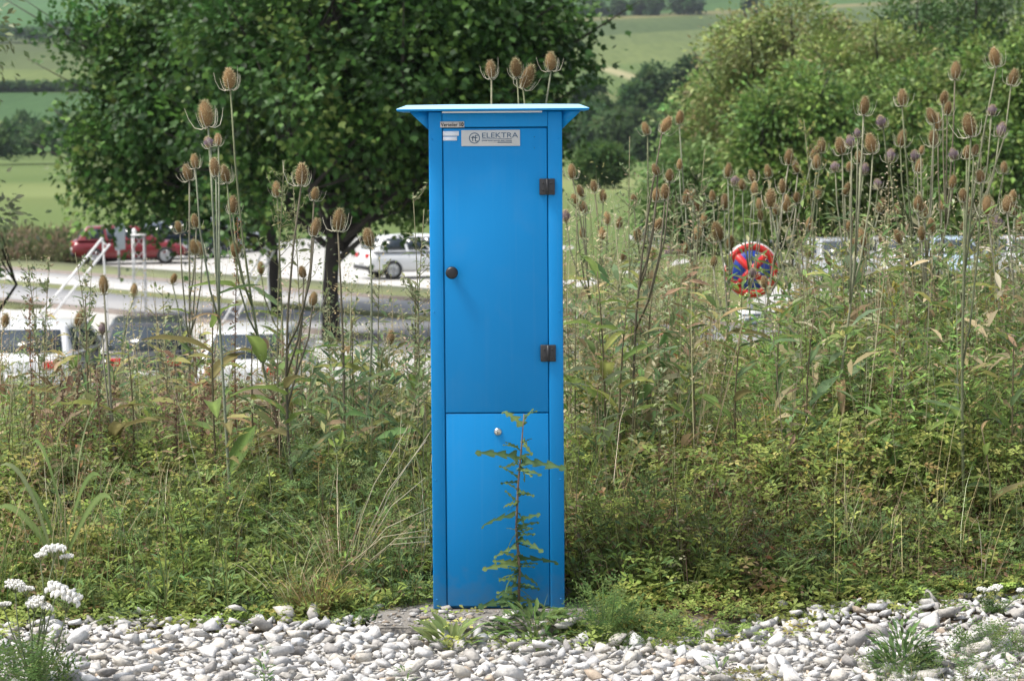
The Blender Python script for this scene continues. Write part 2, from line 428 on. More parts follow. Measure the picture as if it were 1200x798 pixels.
    L.new(c, b.inputs['Base Color']); b.inputs['Roughness'].default_value = .95; b.inputs['Specular IOR Level'].default_value = .15
    bp = N.new('ShaderNodeBump'); bp.inputs['Strength'].default_value = .5; bp.inputs['Distance'].default_value = .03
    L.new(noise(18, 8), bp.inputs['Height']); L.new(bp.outputs[0], b.inputs['Normal'])
    return m

ys = np.concatenate([np.arange(-40, 4, 4), np.arange(4, 14, .12), np.arange(14, 36, .8), np.arange(36, 110, 6), np.arange(110, 560, 25), np.arange(560, 1000, 20), np.arange(1000, 2400, 60)])
us = np.linspace(-1, 1, 141); us = np.sign(us) * np.abs(us) ** 2.2
XX = us[None, :] * (40 + .75 * np.clip(ys, 0, None))[:, None]; YY = np.repeat(ys[:, None], len(us), 1)
ZZ = gz(XX, YY)
nx, ny = len(us), len(ys)
ii, jj = np.meshgrid(np.arange(ny - 1), np.arange(nx - 1), indexing='ij')
a0 = (ii * nx + jj).ravel()
ground = add('ground', npmesh('ground', np.stack([XX, YY, ZZ], -1).reshape(-1, 3), np.stack([a0, a0 + 1, a0 + nx + 1, a0 + nx], 1), ground_material(), smooth=True))
tag(ground, kind='structure')

# sheets of the car park and the road on the flat below the bank
def sheet(name, pts, z, mat, thick=.3):
    n = len(pts)
    V = [(x, y, z) for x, y in pts] + [(x, y, z - thick) for x, y in pts]
    F4 = [(i, n + i, n + (i + 1) % n, (i + 1) % n) for i in range(n)]
    F3 = [(0, i, i + 1) for i in range(1, n - 1)]
    o = add(name, npmesh(name, V, [np.array(F3), np.array(F4)], mat)); return tag(o, kind='structure')
M['lot'] = simple('pale_lot', (.38, .375, .36), .9, noise=.10, nscale=.8)
M['asphalt'] = simple('asphalt', (.28, .28, .285), .9, noise=.12, nscale=1.2)
M['pavement'] = simple('pale_pavement', (.37, .365, .355), .9, noise=.08, nscale=1)
M['kerb'] = simple('kerb_stone', (.20, .17, .15), .9, noise=.2, nscale=3)
M['verge'] = simple('verge_grass', (.135, .15, .065), .95, noise=.4, nscale=2.5, bump=.6, bscale=20)
def gp(px, py, z=LOT_Z):
    d = CM[:3, :3] @ np.array([(px - 600) / FPX, -(py - 399) / FPX, -1.0]); o = CM[:3, 3]
    p = o + d * ((z - o[2]) / d[2]); return np.array([p[0], p[1]])
# the road runs obliquely; frame (s along it, t across it) fixed from two points of its far kerb
A0, A1 = gp(0, 314), gp(480, 351)
sd_ = (A1 - A0) / np.linalg.norm(A1 - A0); td_ = np.array([-sd_[1], sd_[0]])
if td_[1] < 0: td_ = -td_
def st(s, t): p = A0 + sd_ * s + td_ * t; return (p[0], p[1])
def strip(name, s0, s1, t0, t1, z, mat): return sheet(name, [st(s0, t0), st(s1, t0), st(s1, t1), st(s0, t1)], z, mat)
sheet('parking_lot', [(-45, 33), (45, 33), (60, 72), (60, 116), (-9, 116), (-13.5, 97), (-60, 94)], LOT_Z + .03, M['lot'], .2)
strip('grass_verge', -30, 60, -1.1, 2.6, LOT_Z + .10, M['verge'])
strip('road', -30, 60, -9.2, -5.2, LOT_Z + .06, M['asphalt'])
strip('pavement', -30, 60, -4.6, -1.35, LOT_Z + .12, M['pavement'])
strip('kerb', -30, 60, -1.35, -1.1, LOT_Z + .2, M['kerb'])
strip('grass_verge', -30, 60, -5.2, -4.6, LOT_Z + .13, M['verge'])
strip('kerb', -30, 60, -9.5, -9.2, LOT_Z + .14, M['kerb'])
strip('grass_verge', -30, 21, -10.6, -9.5, LOT_Z + .10, M['verge'])

# ------------------------------------------------------------------ the blue cabinet
CX = at(582.6, 430, 8.0).x
def zc(py): return at(582, py, 8.0).z
K = 8.0 / FPX * 1.003
def xc(px): return (px - 582.6) * K
cab = empty('distribution_cabinet', (CX, 8.0, 0.0))
tag(cab, 'tall blue metal distribution cabinet with overhanging roof standing on a grey slab', 'cabinet')
zb, zd0, zsp, zt = .0, zc(710), zc(484), zc(150.5)
ztop = zc(131)
hw = .218
xl, xr = xc(520.7), xc(643.6)
MB().box(-hw + .003, hw - .003, .022, .36, .0, ztop).build('housing', M['blue'], cab, bevel=.003)
for s, xi in ((-1, xl), (1, xr)):
    p = MB().box(min(s * hw, xi), max(s * hw, xi), 0, .0215, .002, ztop).build('corner_post', M['blue'], cab, bevel=.0035)
    for py in (163, 365, 562, 702):
        MB().lathe([(.0001, -.0016), (.0026, -.0016), (.0032, .0005)], 10, 'y', origin=(s * (hw - .012), 0, zc(py))).build('screw', M['blue'], p, smooth=True)
MB().box(xl + .0005, xr - .0005, .001, .0215, zt + .004, ztop).build('head_panel', M['blue'], cab, bevel=.002)
g_ = .0028
ud = MB().box(xl + g_, xr - g_, .0025, .020, zsp + .002, zt).build('upper_door', M['blue'], cab, bevel=.0025)
ld = MB().box(xl + g_, xr - g_, .0025, .020, zd0, zsp - .002).build('lower_door', M['blue'], cab, bevel=.0025)
for (px, py) in ((620, 161), (620, 174)):
    MB().lathe([(.0001, 0), (.0014, 0), (.0014, .003)], 8, 'y', origin=(xc(px + 8), .001, zc(py))).build('rivet', M['ink'], ud)
# round black knob
MB().lathe([(.0001, -.034), (.014, -.034), (.0185, -.031), (.0205, -.025), (.0205, -.017), (.017, -.013), (.010, -.011), (.010, .004)], 28, 'y', origin=(xc(530.6), 0, zc(319))).build('knob', M['black'], ud, smooth=True)
lk = MB().lathe([(.0001, -.004), (.0085, -.0045), (.0105, -.003), (.0125, -.001), (.0135, .003)], 24, 'y', origin=(xc(582.8), 0, zc(506))).build('lock', M['steel'], ld, smooth=True)
MB().box(xc(582.8) - .0012, xc(582.8) + .0012, -.0062, -.004, zc(506) - .007, zc(506) + .002).build('keyhole', M['ink'], lk)
for py0, py1 in ((210, 229), (404.5, 424)):
    h0, h1 = zc(py1), zc(py0); xa, xb = xc(633.5), xc(651.5)
    h = MB().box(xa, xb, -.009, .002, h0, h1).build('hinge', M['hinge'], cab, bevel=.002)
    xm = xc(642.5)
    MB().tube([(xm, -.010, h0 + .001), (xm, -.010, h1 - .001)], .0048, 10).build('hinge_pin', M['hinge'], h, smooth=True)
    for (ux, uz) in ((.25, .28), (.25, .72), (.78, .28), (.78, .72)):
        MB().lathe([(.0001, -.0105), (.0028, -.0105), (.0036, -.0085)], 8, 'y', origin=(xa + (xb - xa) * ux, 0, h0 + (h1 - h0) * uz)).build('screw', M['black'], h)
# roof: flat tray with a chamfered rim, gussets flaring out under it, a pale drip edge
rx, rf = (692 - 468) / 2 * K, -.042
rxm = (xc(692) + xc(468)) / 2
z0, z1, z2 = zc(130.2), zc(127.6), zc(122.2)
def ring(x, y0, y1, z): return [(rxm - x, y0, z), (rxm + x, y0, z), (rxm + x, y1, z), (rxm - x, y1, z)]
V = ring(rx - .003, rf + .003, .41, z0) + ring(rx, rf, .415, z1) + ring(rx - .033, rf + .036, .38, z2 - .002) + ring(rx - .16, rf + .16, .25, z2 + .001)
F = [(0, 3, 2, 1)] + [(r * 4 + i, r * 4 + (i + 1) % 4, r * 4 + 4 + (i + 1) % 4, r * 4 + 4 + i) for r in range(3) for i in range(4)] + [(12, 13, 14, 15)]
M['roof_top'] = simple('skylit_roof_paint', (.30, .55, .78), .35, noise=.06, nscale=9)  # paler blue: sky brightness on chamfer and top put into the colour
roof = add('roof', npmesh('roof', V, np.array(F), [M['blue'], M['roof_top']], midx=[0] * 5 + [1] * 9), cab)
bm_ = roof.modifiers.new('bevel', 'BEVEL'); bm_.width = .0015; bm_.segments = 2; bm_.limit_method = 'ANGLE'; bm_.angle_limit = R(15)
for s in (-1, 1):
    zg = zc(152)
    MB().prism([(s * (hw + .0005), z0 - .001), (s * (hw + .0005), zg), (s * (hw + .054), z0 - .010), (s * (hw + .062), z0 - .001)][::s], .012, .34).build('gusset', M['blue'], cab)
MB().box(xc(521), xc(637), -.036, -.002, z0 - .0065, z0 - .0008).build('drip_edge', M['plate'], cab, bevel=.001)

def text_mesh(body, size, mat, parent, name, loc, ext=.0004, sx=1.0, bold=0.0, align='LEFT'):
    cu = bpy.data.curves.new('t', 'FONT'); cu.body = body; cu.size = size; cu.extrude = ext; cu.offset = bold; cu.align_x = align
    ob = bpy.data.objects.new('t', cu); scene.collection.objects.link(ob)
    dg = bpy.context.evaluated_depsgraph_get(); dg.update()
    me = bpy.data.meshes.new_from_object(ob.evaluated_get(dg)); bpy.data.objects.remove(ob); bpy.data.curves.remove(cu)
    me.materials.clear(); me.materials.append(mat)
    return add(name, me, parent, loc=loc, rot=(R(90), 0, 0), scale=(sx, 1, 1))
# number label above the door
nl = MB().box(xc(518.5), xc(546.5), -.0012, .0015, zc(149.3), zc(142.3)).build('number_label', M['label'], cab)
text_mesh('Verteiler', .0165, M['ink'], nl, 'lettering', (xc(519.3), -.0016, zc(148.0)), sx=.92, bold=.0003)
text_mesh('10', .0172, M['ink'], nl, 'lettering', (xc(540.2), -.0016, zc(148.0)), sx=.92, bold=.0007)
# worn white stickers
st1 = MB().box(xc(520.8 + .9), xc(540.2), .0005, .003, zc(159.2), zc(153.6)).build('sticker', M['sticker'], ud)
st2 = MB().box(xc(520.8 + .9), xc(537.9), .0005, .003, zc(164.6), zc(160.0)).build('sticker', M['sticker'], ud)
# name plate
npx0, npx1, npz0, npz1 = xc(543), xc(611.3), zc(171.4), zc(152.6)
pl = MB().box(npx0, npx1, -.0005, .003, npz0, npz1).build('name_plate', M['plate'], cab, bevel=.0006)
text_mesh('ELEKTRA', .0240, M['ink_blue'], pl, 'lettering', (xc(566.4), -.0009, zc(161.7)), sx=1.24, bold=.0001)
MB().box(xc(566.6), xc(601.8), -.0011, .0, zc(163.6), zc(162.9)).build('print_line', M['ink_blue'], pl)
for u0, u1 in ((566.6, 573.2), (574.0, 579.5), (580.3, 588), (588.8, 593.5), (594.2, 601.8)):
    MB().box(xc(u0), xc(u1), -.0011, .0, zc(165.6), zc(164.9)).build('print_line', M['ink_blue'], pl)
MB().box(xc(566.6), xc(584), -.0011, .0, zc(167.4), zc(167.0)).build('print_line', M['plate'], pl)
MB().box(xc(585), xc(601.8), -.0011, .0, zc(167.7), zc(166.6)).build('print_line', M['ink_blue'], pl)
ecx, ecz, er = xc(558.3), zc(162.0), 6.4 * K
em = MB()
k = 36; ang = np.arange(k) * 2 * math.pi / k
V = [(ecx + r * math.cos(a), -.0012, ecz + r * math.sin(a)) for r in (er, er * .84) for a in ang]
em.raw(V, [(i, (i + 1) % k, k + (i + 1) % k, k + i) for i in range(k)])
for (u0, u1, v0, v1) in ((-.42, -.26, -.55, .22), (-.62, -.02, .05, .17), (-.42, -.05, .22, .34), (.08, .24, -.62, .55), (.24, .62, .43, .57), (-.1, .55, .02, .15), (.24, .62, -.62, -.48)):
    em.box(ecx + u0 * er, ecx + u1 * er, -.0013, -.0006, ecz + v0 * er, ecz + v1 * er)
em.build('emblem', M['ink_blue'], pl)

# concrete slab under the cabinet
sx0, sx1 = at(438, 735, 7.74).x, at(705, 735, 7.74).x
sl = bmesh.new()
bmesh.ops.create_cube(sl, size=1)
bmesh.ops.subdivide_edges(sl, edges=sl.edges[:], cuts=7, use_grid_fill=True)
for v in sl.verts:
    v.co = Vector(((sx0 + sx1) / 2 + v.co.x * (sx1 - sx0), 8.08 + v.co.y * .68, -.045 + v.co.z * .09))
    e_ = (abs(v.co.y - 7.74) < .01) or v.co.x < sx0 + .01 or v.co.x > sx1 - .01
    v.co += Vector((rnd.uniform(-.008, .008) * e_, rnd.uniform(-.008, .008) * e_, (rnd.uniform(-.012, 0)) * (v.co.z > -.01 and v.co.y < 7.9)))
me = bpy.data.meshes.new('concrete_slab'); sl.to_mesh(me); sl.free(); me.materials.append(M['concrete'])
slab = add('concrete_slab', me); b_ = slab.modifiers.new('bevel', 'BEVEL'); b_.width = .006; b_.segments = 2; b_.limit_method = 'ANGLE'
tag(slab, 'weathered grey concrete slab under the blue cabinet', 'slab')

# ------------------------------------------------------------------ gravel
def hull_stone(seed, npts=10):
    r = random.Random(seed); bm = bmesh.new()
    ax = (1.12, r.uniform(.6, .95), r.uniform(.34, .52))
    for i in range(npts):
        z = r.uniform(-1, 1); a = r.uniform(0, 2 * math.pi); q = math.sqrt(1 - z * z); k = r.uniform(.80, 1.10)
        p = [q * math.cos(a), q * math.sin(a), z]
        p = [math.copysign(abs(c) ** .78, c) for c in p]
        bm.verts.new([p[j] * ax[j] * k for j in range(3)])
    res = bmesh.ops.convex_hull(bm, input=bm.verts)
    bmesh.ops.delete(bm, geom=list({e for e in res['geom_interior'] + res['geom_unused'] if isinstance(e, bmesh.types.BMVert)}), context='VERTS')
    bmesh.ops.triangulate(bm, faces=bm.faces[:])
    bm.normal_update(); bm.verts.index_update()
    V = np.array([v.co[:] for v in bm.verts]); F = np.array([[v.index for v in f.verts] for f in bm.faces]); bm.free()
    return V, F
stones_t = [hull_stone(s) for s in range(28)]
stone_cols = [(.50, .485, .46), (.56, .545, .525), (.46, .455, .45), (.39, .37, .34), (.51, .48, .43), (.31, .295, .28), (.39, .32, .25), (.60, .595, .585)]
stone_w = [5, 4, 4, 3.5, 3.5, 1.8, 1.0, 3]
gravel = sheet('gravel_path', [(-6, -6), (6, -6), (6, 6.6), (-6, 6.6)], -.02, simple('gravel_far', (.5, .49, .46), .95, noise=.4, nscale=45, bump=1, bscale=60), .03)
gx, gy, gr = [], [], []
cell = {}
def place(n, rlo, rhi, ov, ymin=6.55, xlim=2.35):
    for _ in range(int(n * 1.2)):
        x = rng.uniform(-xlim, xlim); y = rng.uniform(ymin, 8.45); r = rng.uniform(rlo, rhi)
        e = float(edge(x)) + .04 * math.sin(x * 9) + .03 * math.sin(x * 23)
        if y > e + (.02 if r > .02 else .05): continue
        if sx0 - .01 < x < sx1 + .01 and y > 7.72: continue
        if x > 1.55 and y < 7.2 and rng.random() < .55: continue
        k0, k1 = int(x / .08), int(y / .08); ok = True
        for a in (-1, 0, 1):
            for b in (-1, 0, 1):
                for (X_, Y_, R_) in cell.get((k0 + a, k1 + b), ()):
                    if (X_ - x) ** 2 + (Y_ - y) ** 2 < ((R_ + r) * ov) ** 2: ok = False; break
                if not ok: break
            if not ok: break
        if ok:
            cell.setdefault((k0, k1), []).append((x, y, r)); gx.append(x); gy.append(y); gr.append(r)
place(60, .040, .052, .80); place(900, .025, .037, .75); place(4500, .018, .028, .70); place(14000, .012, .020, .68); place(16000, .007, .012, .64)
gx, gy, gr = map(np.array, (gx, gy, gr))
vis = gr / np.hypot(gx, gy) * (np.abs(gx) < gy * .213) * (gy > 6.98)
order = np.argsort(-vis)
stone_meshes = {}
def in_cab_(x, y): return abs(x - CX) < .23 and y > 7.99
LBs = LB()
for rank, i in enumerate(order):
    ti = int(rng.integers(len(stones_t))); TV, TF = stones_t[ti]
    cidx = int(rng.choice(len(stone_cols), p=np.array(stone_w) / sum(stone_w)))
    r = gr[i]; rot = (rng.uniform(-.6, .6), rng.uniform(-.6, .6), rng.uniform(0, 6.28))
    z = -.045 + r * .42 + rng.uniform(-.004, .010) + .012 * sstep(0, 1, vnoise(gx[i] * 3, gy[i] * 3, 5)) + (.006 if r > .03 else 0)
    if rank < 300:
        key = (ti, cidx)
        if key not in stone_meshes:
            stone_meshes[key] = npmesh('stone', TV, TF, M['stone'], col=np.tile(np.array(stone_cols[cidx]) * rng.uniform(.93, 1.07), (len(TV), 1)))
        o = add('stone', stone_meshes[key], gravel, loc=(gx[i], gy[i], z), rot=rot, scale=r * 1.08)
    else:
        Rm = np.array(Matrix.Rotation(rot[2], 3, 'Z') @ Matrix.Rotation(rot[0], 3, 'X') @ Matrix.Rotation(rot[1], 3, 'Y'))
        LBs.put((TV * r * 1.1) @ Rm.T + np.array([gx[i], gy[i], z]), TF, np.tile(np.array(stone_cols[cidx]) * rng.uniform(.9, 1.1), (len(TV), 1)))
# small stray stones lying at the edge of the weeds
for _ in range(420):
    x = rng.uniform(sx0 - .02, sx1 + .02); y = 7.735 + .30 * rng.random() ** 1.6
    if in_cab_(x, y): continue
    TV, TF = stones_t[int(rng.integers(28))]; r = rng.uniform(.003, .009) if rng.random() < .93 else rng.uniform(.012, .022)
    LBs.put(TV * r + np.array([x, y, r * .3]), TF, np.tile(np.array(stone_cols[int(rng.integers(7))]) * rng.uniform(.6, 1.0), (len(TV), 1)))
so = add('small_gravel', LBs.mesh('small_gravel', M['stone']), gravel); tag(so, kind='stuff')
for px, py, r, lb in ((279, 720, .036, 'pale rounded stone lying alone at the edge of the weeds'),
                      (594, 723, .042, 'white angular stone leaning among weeds at the cabinet foot'),
                      (664, 735, .045, 'flat cream stone on the slab right of the cabinet')):
    p = at(px, py, 7.9 if px > 500 else 7.98); TV, TF = stones_t[int(px) % 28]
    o = add('loose_stone', npmesh('loose_stone', TV, TF, M['stone'], col=np.tile((.52, .50, .47), (len(TV), 1))), loc=(p.x, p.y - (.2 if px == 664 else .1 if px == 594 else .02), .012), rot=(.2, .3 if px == 594 else .05, px), scale=r)
    tag(o, lb, 'stone')

# ------------------------------------------------------------------ trees
def make_tree(name, label, base, height, blobs, tr, tmpl, lsize, nclump, per, cols, cw=None, limbs=True, clump_r=.45, group=None, cat='tree', mat='leaf', seed=0, up=.6, fork=.45, jit=.16):
    """blobs: ellipsoids (dx, dy, dz, rx, ry, rz) relative to the base that make up the crown"""
    r = np.random.default_rng(seed + 100)
    root = empty(name, base); tag(root, label, cat, group)
    bl = np.array(blobs, float)
    w = MB()
    top = np.array([bl[:, 0].mean(), bl[:, 1].mean(), height * .82])
    P = [np.zeros(3) + (0, 0, -.25), np.array([0, 0, height * .12]), np.array([top[0] * .15, top[1] * .15, height * fork]), top * (.6, .6, .8), top]
    w.tube(P, [tr * 1.35, tr, tr * .82, tr * .45, tr * .12], 9)
    if limbs:
        for b in bl:
            c = b[:3]; st_ = np.array([c[0] * .08, c[1] * .08, max(height * .2, min(c[2] * .55, height * .5)) * r.uniform(.8, 1.05)])
            mid = (st_ + c) / 2 + r.normal(0, .06 * height, 3) * (1, 1, .4)
            w.tube([st_, mid, c, c + (c - mid) * .6], [tr * .5, tr * .34, tr * .2, tr * .05], 6)
            for q in range(4):
                e = c + r.normal(0, .55, 3) * b[3:]
                w.tube([mid, (mid + e) / 2 + r.normal(0, .1, 3) * b[3:], e], [tr * .17, tr * .11, tr * .03], 4)
    w.build('trunk', M['bark'], root, smooth=True)
    vol = (bl[:, 3] * bl[:, 4] * bl[:, 5]) ** .67
    bi = r.choice(len(bl), nclump, p=vol / vol.sum())
    d = unit(r.normal(0, 1, (nclump, 3)))
    rad = np.clip(r.uniform(.30, 1.0, nclump) ** .45, .3, 1.0) * (1 + .20 * np.sin(d[:, 0] * 5 + bi) * np.sin(d[:, 2] * 6 + bi * 2) + .08 * r.normal(0, 1, nclump))
    cc = bl[bi, :3] + d * rad[:, None] * bl[bi, 3:]
    n = nclump * per
    cn = unit(d * .8 + np.array([0, 0, .55]) + r.normal(0, .3, (nclump, 3)))           # each spray of leaves lies in a plane of its own
    off = r.normal(0, 1, (n, 3)) * np.repeat(clump_r * r.uniform(.6, 1.35, nclump), per)[:, None]
    cN = np.repeat(cn, per, 0); off = off - .68 * (off * cN).sum(1, keepdims=True) * cN
    C = np.repeat(cc, per, 0); Dd = np.repeat(d, per, 0)
    Pp = C + off
    Nn = unit(cN + r.normal(0, .33, (n, 3)))
    Dr = unit(Dd * .8 + unit(off) * .7 + r.normal(0, .4, (n, 3)) - np.array([0, 0, .3]))
    S = lsize * r.uniform(.7, 1.25, n)
    ccol = pal(nclump, cols, cw, jit)
    V, F, Cc = leaves(tmpl, Pp, Dr, Nn, S, np.repeat(ccol, per, 0) * r.uniform(.8, 1.2, (n, 1)))
    add('crown', npmesh('crown', V, F, M[mat], col=Cc), root)
    return root
def lobes(n, R3, cz, seed, low=-.6, k=.52, off=(0, 0)):
    r = np.random.default_rng(seed); B = [(off[0], off[1], cz, R3[0] * .60, R3[1] * .60, R3[2] * .60)]
    n, k = int(n * 2.1), k * .64
    for i in range(n):
        a = 2.4 * i + r.uniform(-.3, .3); z = low + (1 - low) * .92 * (i + .5) / n; q = math.sqrt(max(.1, 1 - z * z)) * r.uniform(.60, .86)
        kk = k * r.uniform(.8, 1.15)
        B.append((off[0] + R3[0] * q * math.cos(a), off[1] + R3[1] * q * math.sin(a), cz + R3[2] * z * .76, R3[0] * kk, R3[1] * kk, R3[2] * kk))
    return B
MAPLE = [(0.031, 0.081, 0.017), (0.046, 0.112, 0.022), (0.087, 0.175, 0.033), (0.022, 0.057, 0.014), (0.138, 0.212, 0.046)]
# the two maples that stand beyond the car park
pa, pb = gp(322, 372), gp(388, 402)
Bm = lobes(12, (3.9, 3.5, 4.2), 6.4, 1, -.68, .43, (-.8, .3)) + [(-4.0, 0, 4.6, 1.3, 1.3, 1.0), (-3.8, .2, 6.9, 1.2, 1.2, .8), (-3.8, 0, 3.3, 1.1, 1.1, .6), (-4.9, .2, 7.3, .7, .6, .35), (-5.5, .2, 7.5, .45, .4, .22), (-4.7, 0, 5.9, .7, .6, .35), (-4.9, 0, 4.9, .5, .5, .4), (-4.6, 0, 8.2, .7, .7, .4), (-4.8, 0, 3.9, .6, .6, .35), (-.8, 0, 3.2, 1.8, 1.6, .6), (-2.4, 0, 2.95, 1.2, 1.1, .5)]
make_tree('maple_tree', 'dense dark green maple on the left with slim trunk further from the cabinet', (*pa, LOT_Z), 11, Bm, .14, T_maple, .168, 1050, 46, MAPLE, [3, 4, 2.6, 2.2, .9], clump_r=.50, group='maples beyond the car park', mat='leaf_gloss', seed=1)
Bm = lobes(12, (4.0, 3.6, 4.3), 6.5, 2, -.7, .43, (1.0, 0)) + [(5.6, 0, 6.8, .6, .5, .35), (5.3, .1, 7.6, .7, .6, .4), (4.6, 0, 5.2, .7, .6, .4), (4.3, 0, 6.9, 1.3, 1.3, .8), (5.0, .1, 6.1, .9, .9, .6), (4.3, 0, 8.1, 1.4, 1.2, .8), (3.5, 0, 5.0, 1.6, 1.4, 1.0), (3.0, .3, 4.4, 1.5, 1.4, .9), (1.2, 0, 3.5, 1.7, 1.5, .6), (-1.2, 0, 3.5, 1.5, 1.5, .6)]
make_tree('maple_tree', 'dense dark green maple directly left of the cabinet with thicker trunk', (*pb, LOT_Z), 11, Bm, .18, T_maple, .165, 1050, 46, MAPLE, [3, 4, 2.6, 2.2, .9], clump_r=.50, group='maples beyond the car park', mat='leaf_gloss', seed=2)

# trees on the right, beyond the parked cars
OLIVE = [(0.164, 0.234, 0.055), (0.218, 0.277, 0.076), (0.24, 0.268, 0.102), (0.116, 0.183, 0.046), (0.246, 0.24, 0.102)]
FRESH = [(0.106, 0.198, 0.043), (0.163, 0.26, 0.055), (0.212, 0.301, 0.079), (0.068, 0.137, 0.034), (0.249, 0.301, 0.105)]
DEEP = [(0.075, 0.141, 0.042), (0.111, 0.186, 0.052), (0.052, 0.105, 0.035)]
PALE = [(0.142, 0.243, 0.071), (0.194, 0.277, 0.097), (0.103, 0.187, 0.058)]
def side_tree(px, Y, w_px, top_py, label, cols, cw, seed, nclump=800, low=-.8, n=12, name='broadleaf_tree', bot_py=300, lsize=.22, cr=.46, k=.46):
    b = at(px, 300, Y); ztop = at(px, top_py, Y).z; H = ztop - LOT_Z
    zb_ = at(px, bot_py, Y).z - LOT_Z
    rx_ = w_px / 2 * Y / FPX; cz = (H + zb_) / 2; rz_ = (H - zb_) / 2
    make_tree(name, label, (b.x, Y, LOT_Z), H, lobes(n, (rx_, rx_ * .9, rz_), cz, seed, low, k), .2, T_simple, lsize * 1.1, nclump, 30, cols, cw, clump_r=cr, seed=seed, mat='leaf_gloss', group='trees behind the parked cars on the right')
side_tree(1120, 112, 230, -80, 'dark green tall tree rising behind the paler trees at upper right', DEEP, None, 21, 900, bot_py=285)
side_tree(915, 100, 210, -22, 'olive brown tinged tree reaching the top edge right of the fields', OLIVE, [2, 3, 3, 2, 2], 22, 1100, bot_py=290)
side_tree(846, 106, 130, 66, 'pale fresh green rounded tree at the left end of the right tree group', PALE, None, 23, 700, bot_py=292)
side_tree(1015, 94, 190, 4, 'olive green broad tree behind the teasels, middle of the right group', OLIVE, [4, 3, 1, 3, 1], 24, 900, bot_py=292)
side_tree(935, 86, 165, 74, 'bright green domed tree low in front of the olive brown tree', FRESH, [4, 3, 2, 3, 1], 25, 900, bot_py=300)
side_tree(1072, 88, 190, 58, 'yellow green full tree behind the tallest teasel stand', FRESH, [3, 4, 3, 2, 2], 26, 1000, bot_py=300)
side_tree(1200, 86, 180, 14, 'yellow green tree cut by the right edge of the picture', FRESH, [3, 4, 3, 2, 2], 27, 1000, bot_py=300)
side_tree(1145, 84, 120, 108, 'small bright green tree between two yellow green trees at right', FRESH, [4, 3, 2, 3, 1], 28, 600, bot_py=302)
side_tree(800, 96, 90, 170, 'low grey green bush at the foot of the pale rounded tree', PALE, None, 29, 350, bot_py=296, name='low_bush', n=7)
# lone round bush on the meadow right of the cabinet
bb = gp(703, 222)
make_tree('round_bush', 'small round dark green bush alone on the meadow right of the cabinet', (*bb, LOT_Z), 4.2, lobes(6, (2.2, 2, 1.9), 2.2, 41, -.8), .12, T_simple, .34, 350, 30, [(.05, .11, .03), (.08, .14, .035)], limbs=False, clump_r=.4, cat='bush', seed=41)
# shrub at the left edge, near the bank
p = at(-34, 300, 22)
make_tree('hazel_shrub', 'pale leaved shrub reaching in at the left edge of the picture', (p.x, 22, float(gz(p.x, 22)) - .02), 4.6, [(.05, 0, 4.3, .30, .4, .36), (.0, 0, 3.6, .2, .3, .3), (.15, .1, 2.6, .16, .25, .3), (-.4, 0, 3.6, .5, .5, 1.2), (-.3, 0, 2.2, .5, .5, .5)], .04, T_simple, .085, 190, 18, [(.24, .27, .15), (.15, .20, .09), (.30, .32, .22)], clump_r=.12, cat='shrub', seed=42)

# trees across the valley
FARC = [(0.05, 0.106, 0.039), (0.066, 0.132, 0.046), (0.041, 0.086, 0.039), (0.085, 0.152, 0.052)]
def far_tree(px, base_py, Y, wpx, top_py, label, cols, seed, ncl=170, lsize=1.3, name='distant_tree'):
    b = at(px, base_py, Y); z0_ = float(gz(b.x, Y)); H = at(px, top_py, Y).z - z0_
    rx_ = wpx / 2 * Y / FPX
    make_tree(name, label, (b.x, Y, z0_), H, lobes(8, (rx_, rx_, H * .46), H * .54, seed, -.85, .5), .35, T_simple, lsize * .8, ncl, 36, cols, limbs=False, clump_r=rx_ * .16, seed=seed, group='trees across the valley', mat='leaf')
far_tree(770, 195, 480, 62, 68, 'tall blue green tree in the far hedge below the pale field', FARC, 51)
far_tree(808, 195, 476, 56, 67, 'darkest rounded tree in the far hedge beside the pale tree', [(.025, .055, .022), (.035, .07, .026)], 52)
far_tree(742, 195, 470, 44, 92, 'slim mid green tree left of the tall far hedge tree', FARC, 53)
far_tree(735, 196, 440, 70, 128, 'broad low green tree in front of the far hedge', [(.06, .105, .04), (.075, .125, .045)], 54)
far_tree(703, 195, 470, 44, 112, 'dark tree of the far hedge close to the cabinet roof', FARC, 55)
far_tree(690, 195, 480, 34, 80, 'narrow dark tree peeping out beside the maple foliage', FARC, 56)
far_tree(790, 195, 445, 60, 135, 'dim green tree below the darkest far hedge tree', FARC, 57)
far_tree(762, 197, 432, 40, 150, 'low shrubby tree at the foot of the far hedge', [(.06, .11, .04)], 58)
Yh = 1440
for px, w_, tp, lb, sd0 in ((725, 14, 0, 'narrow dark tree on the upper field, leftmost of four at the top edge', 61), (757, 34, -6, 'wide bushy tree on the upper field second from left at the top edge', 62),
                            (806, 36, -8, 'largest dark tree on the upper field at the top edge', 63), (882, 19, -8, 'upright tree on the upper field nearest the olive brown tree', 64), (693, 26, 2, 'low dark tree on the upper field beside the maple', 65)):
    far_tree(px, 20, Yh, w_, tp, lb, FARC, sd0, 70, 3.2)
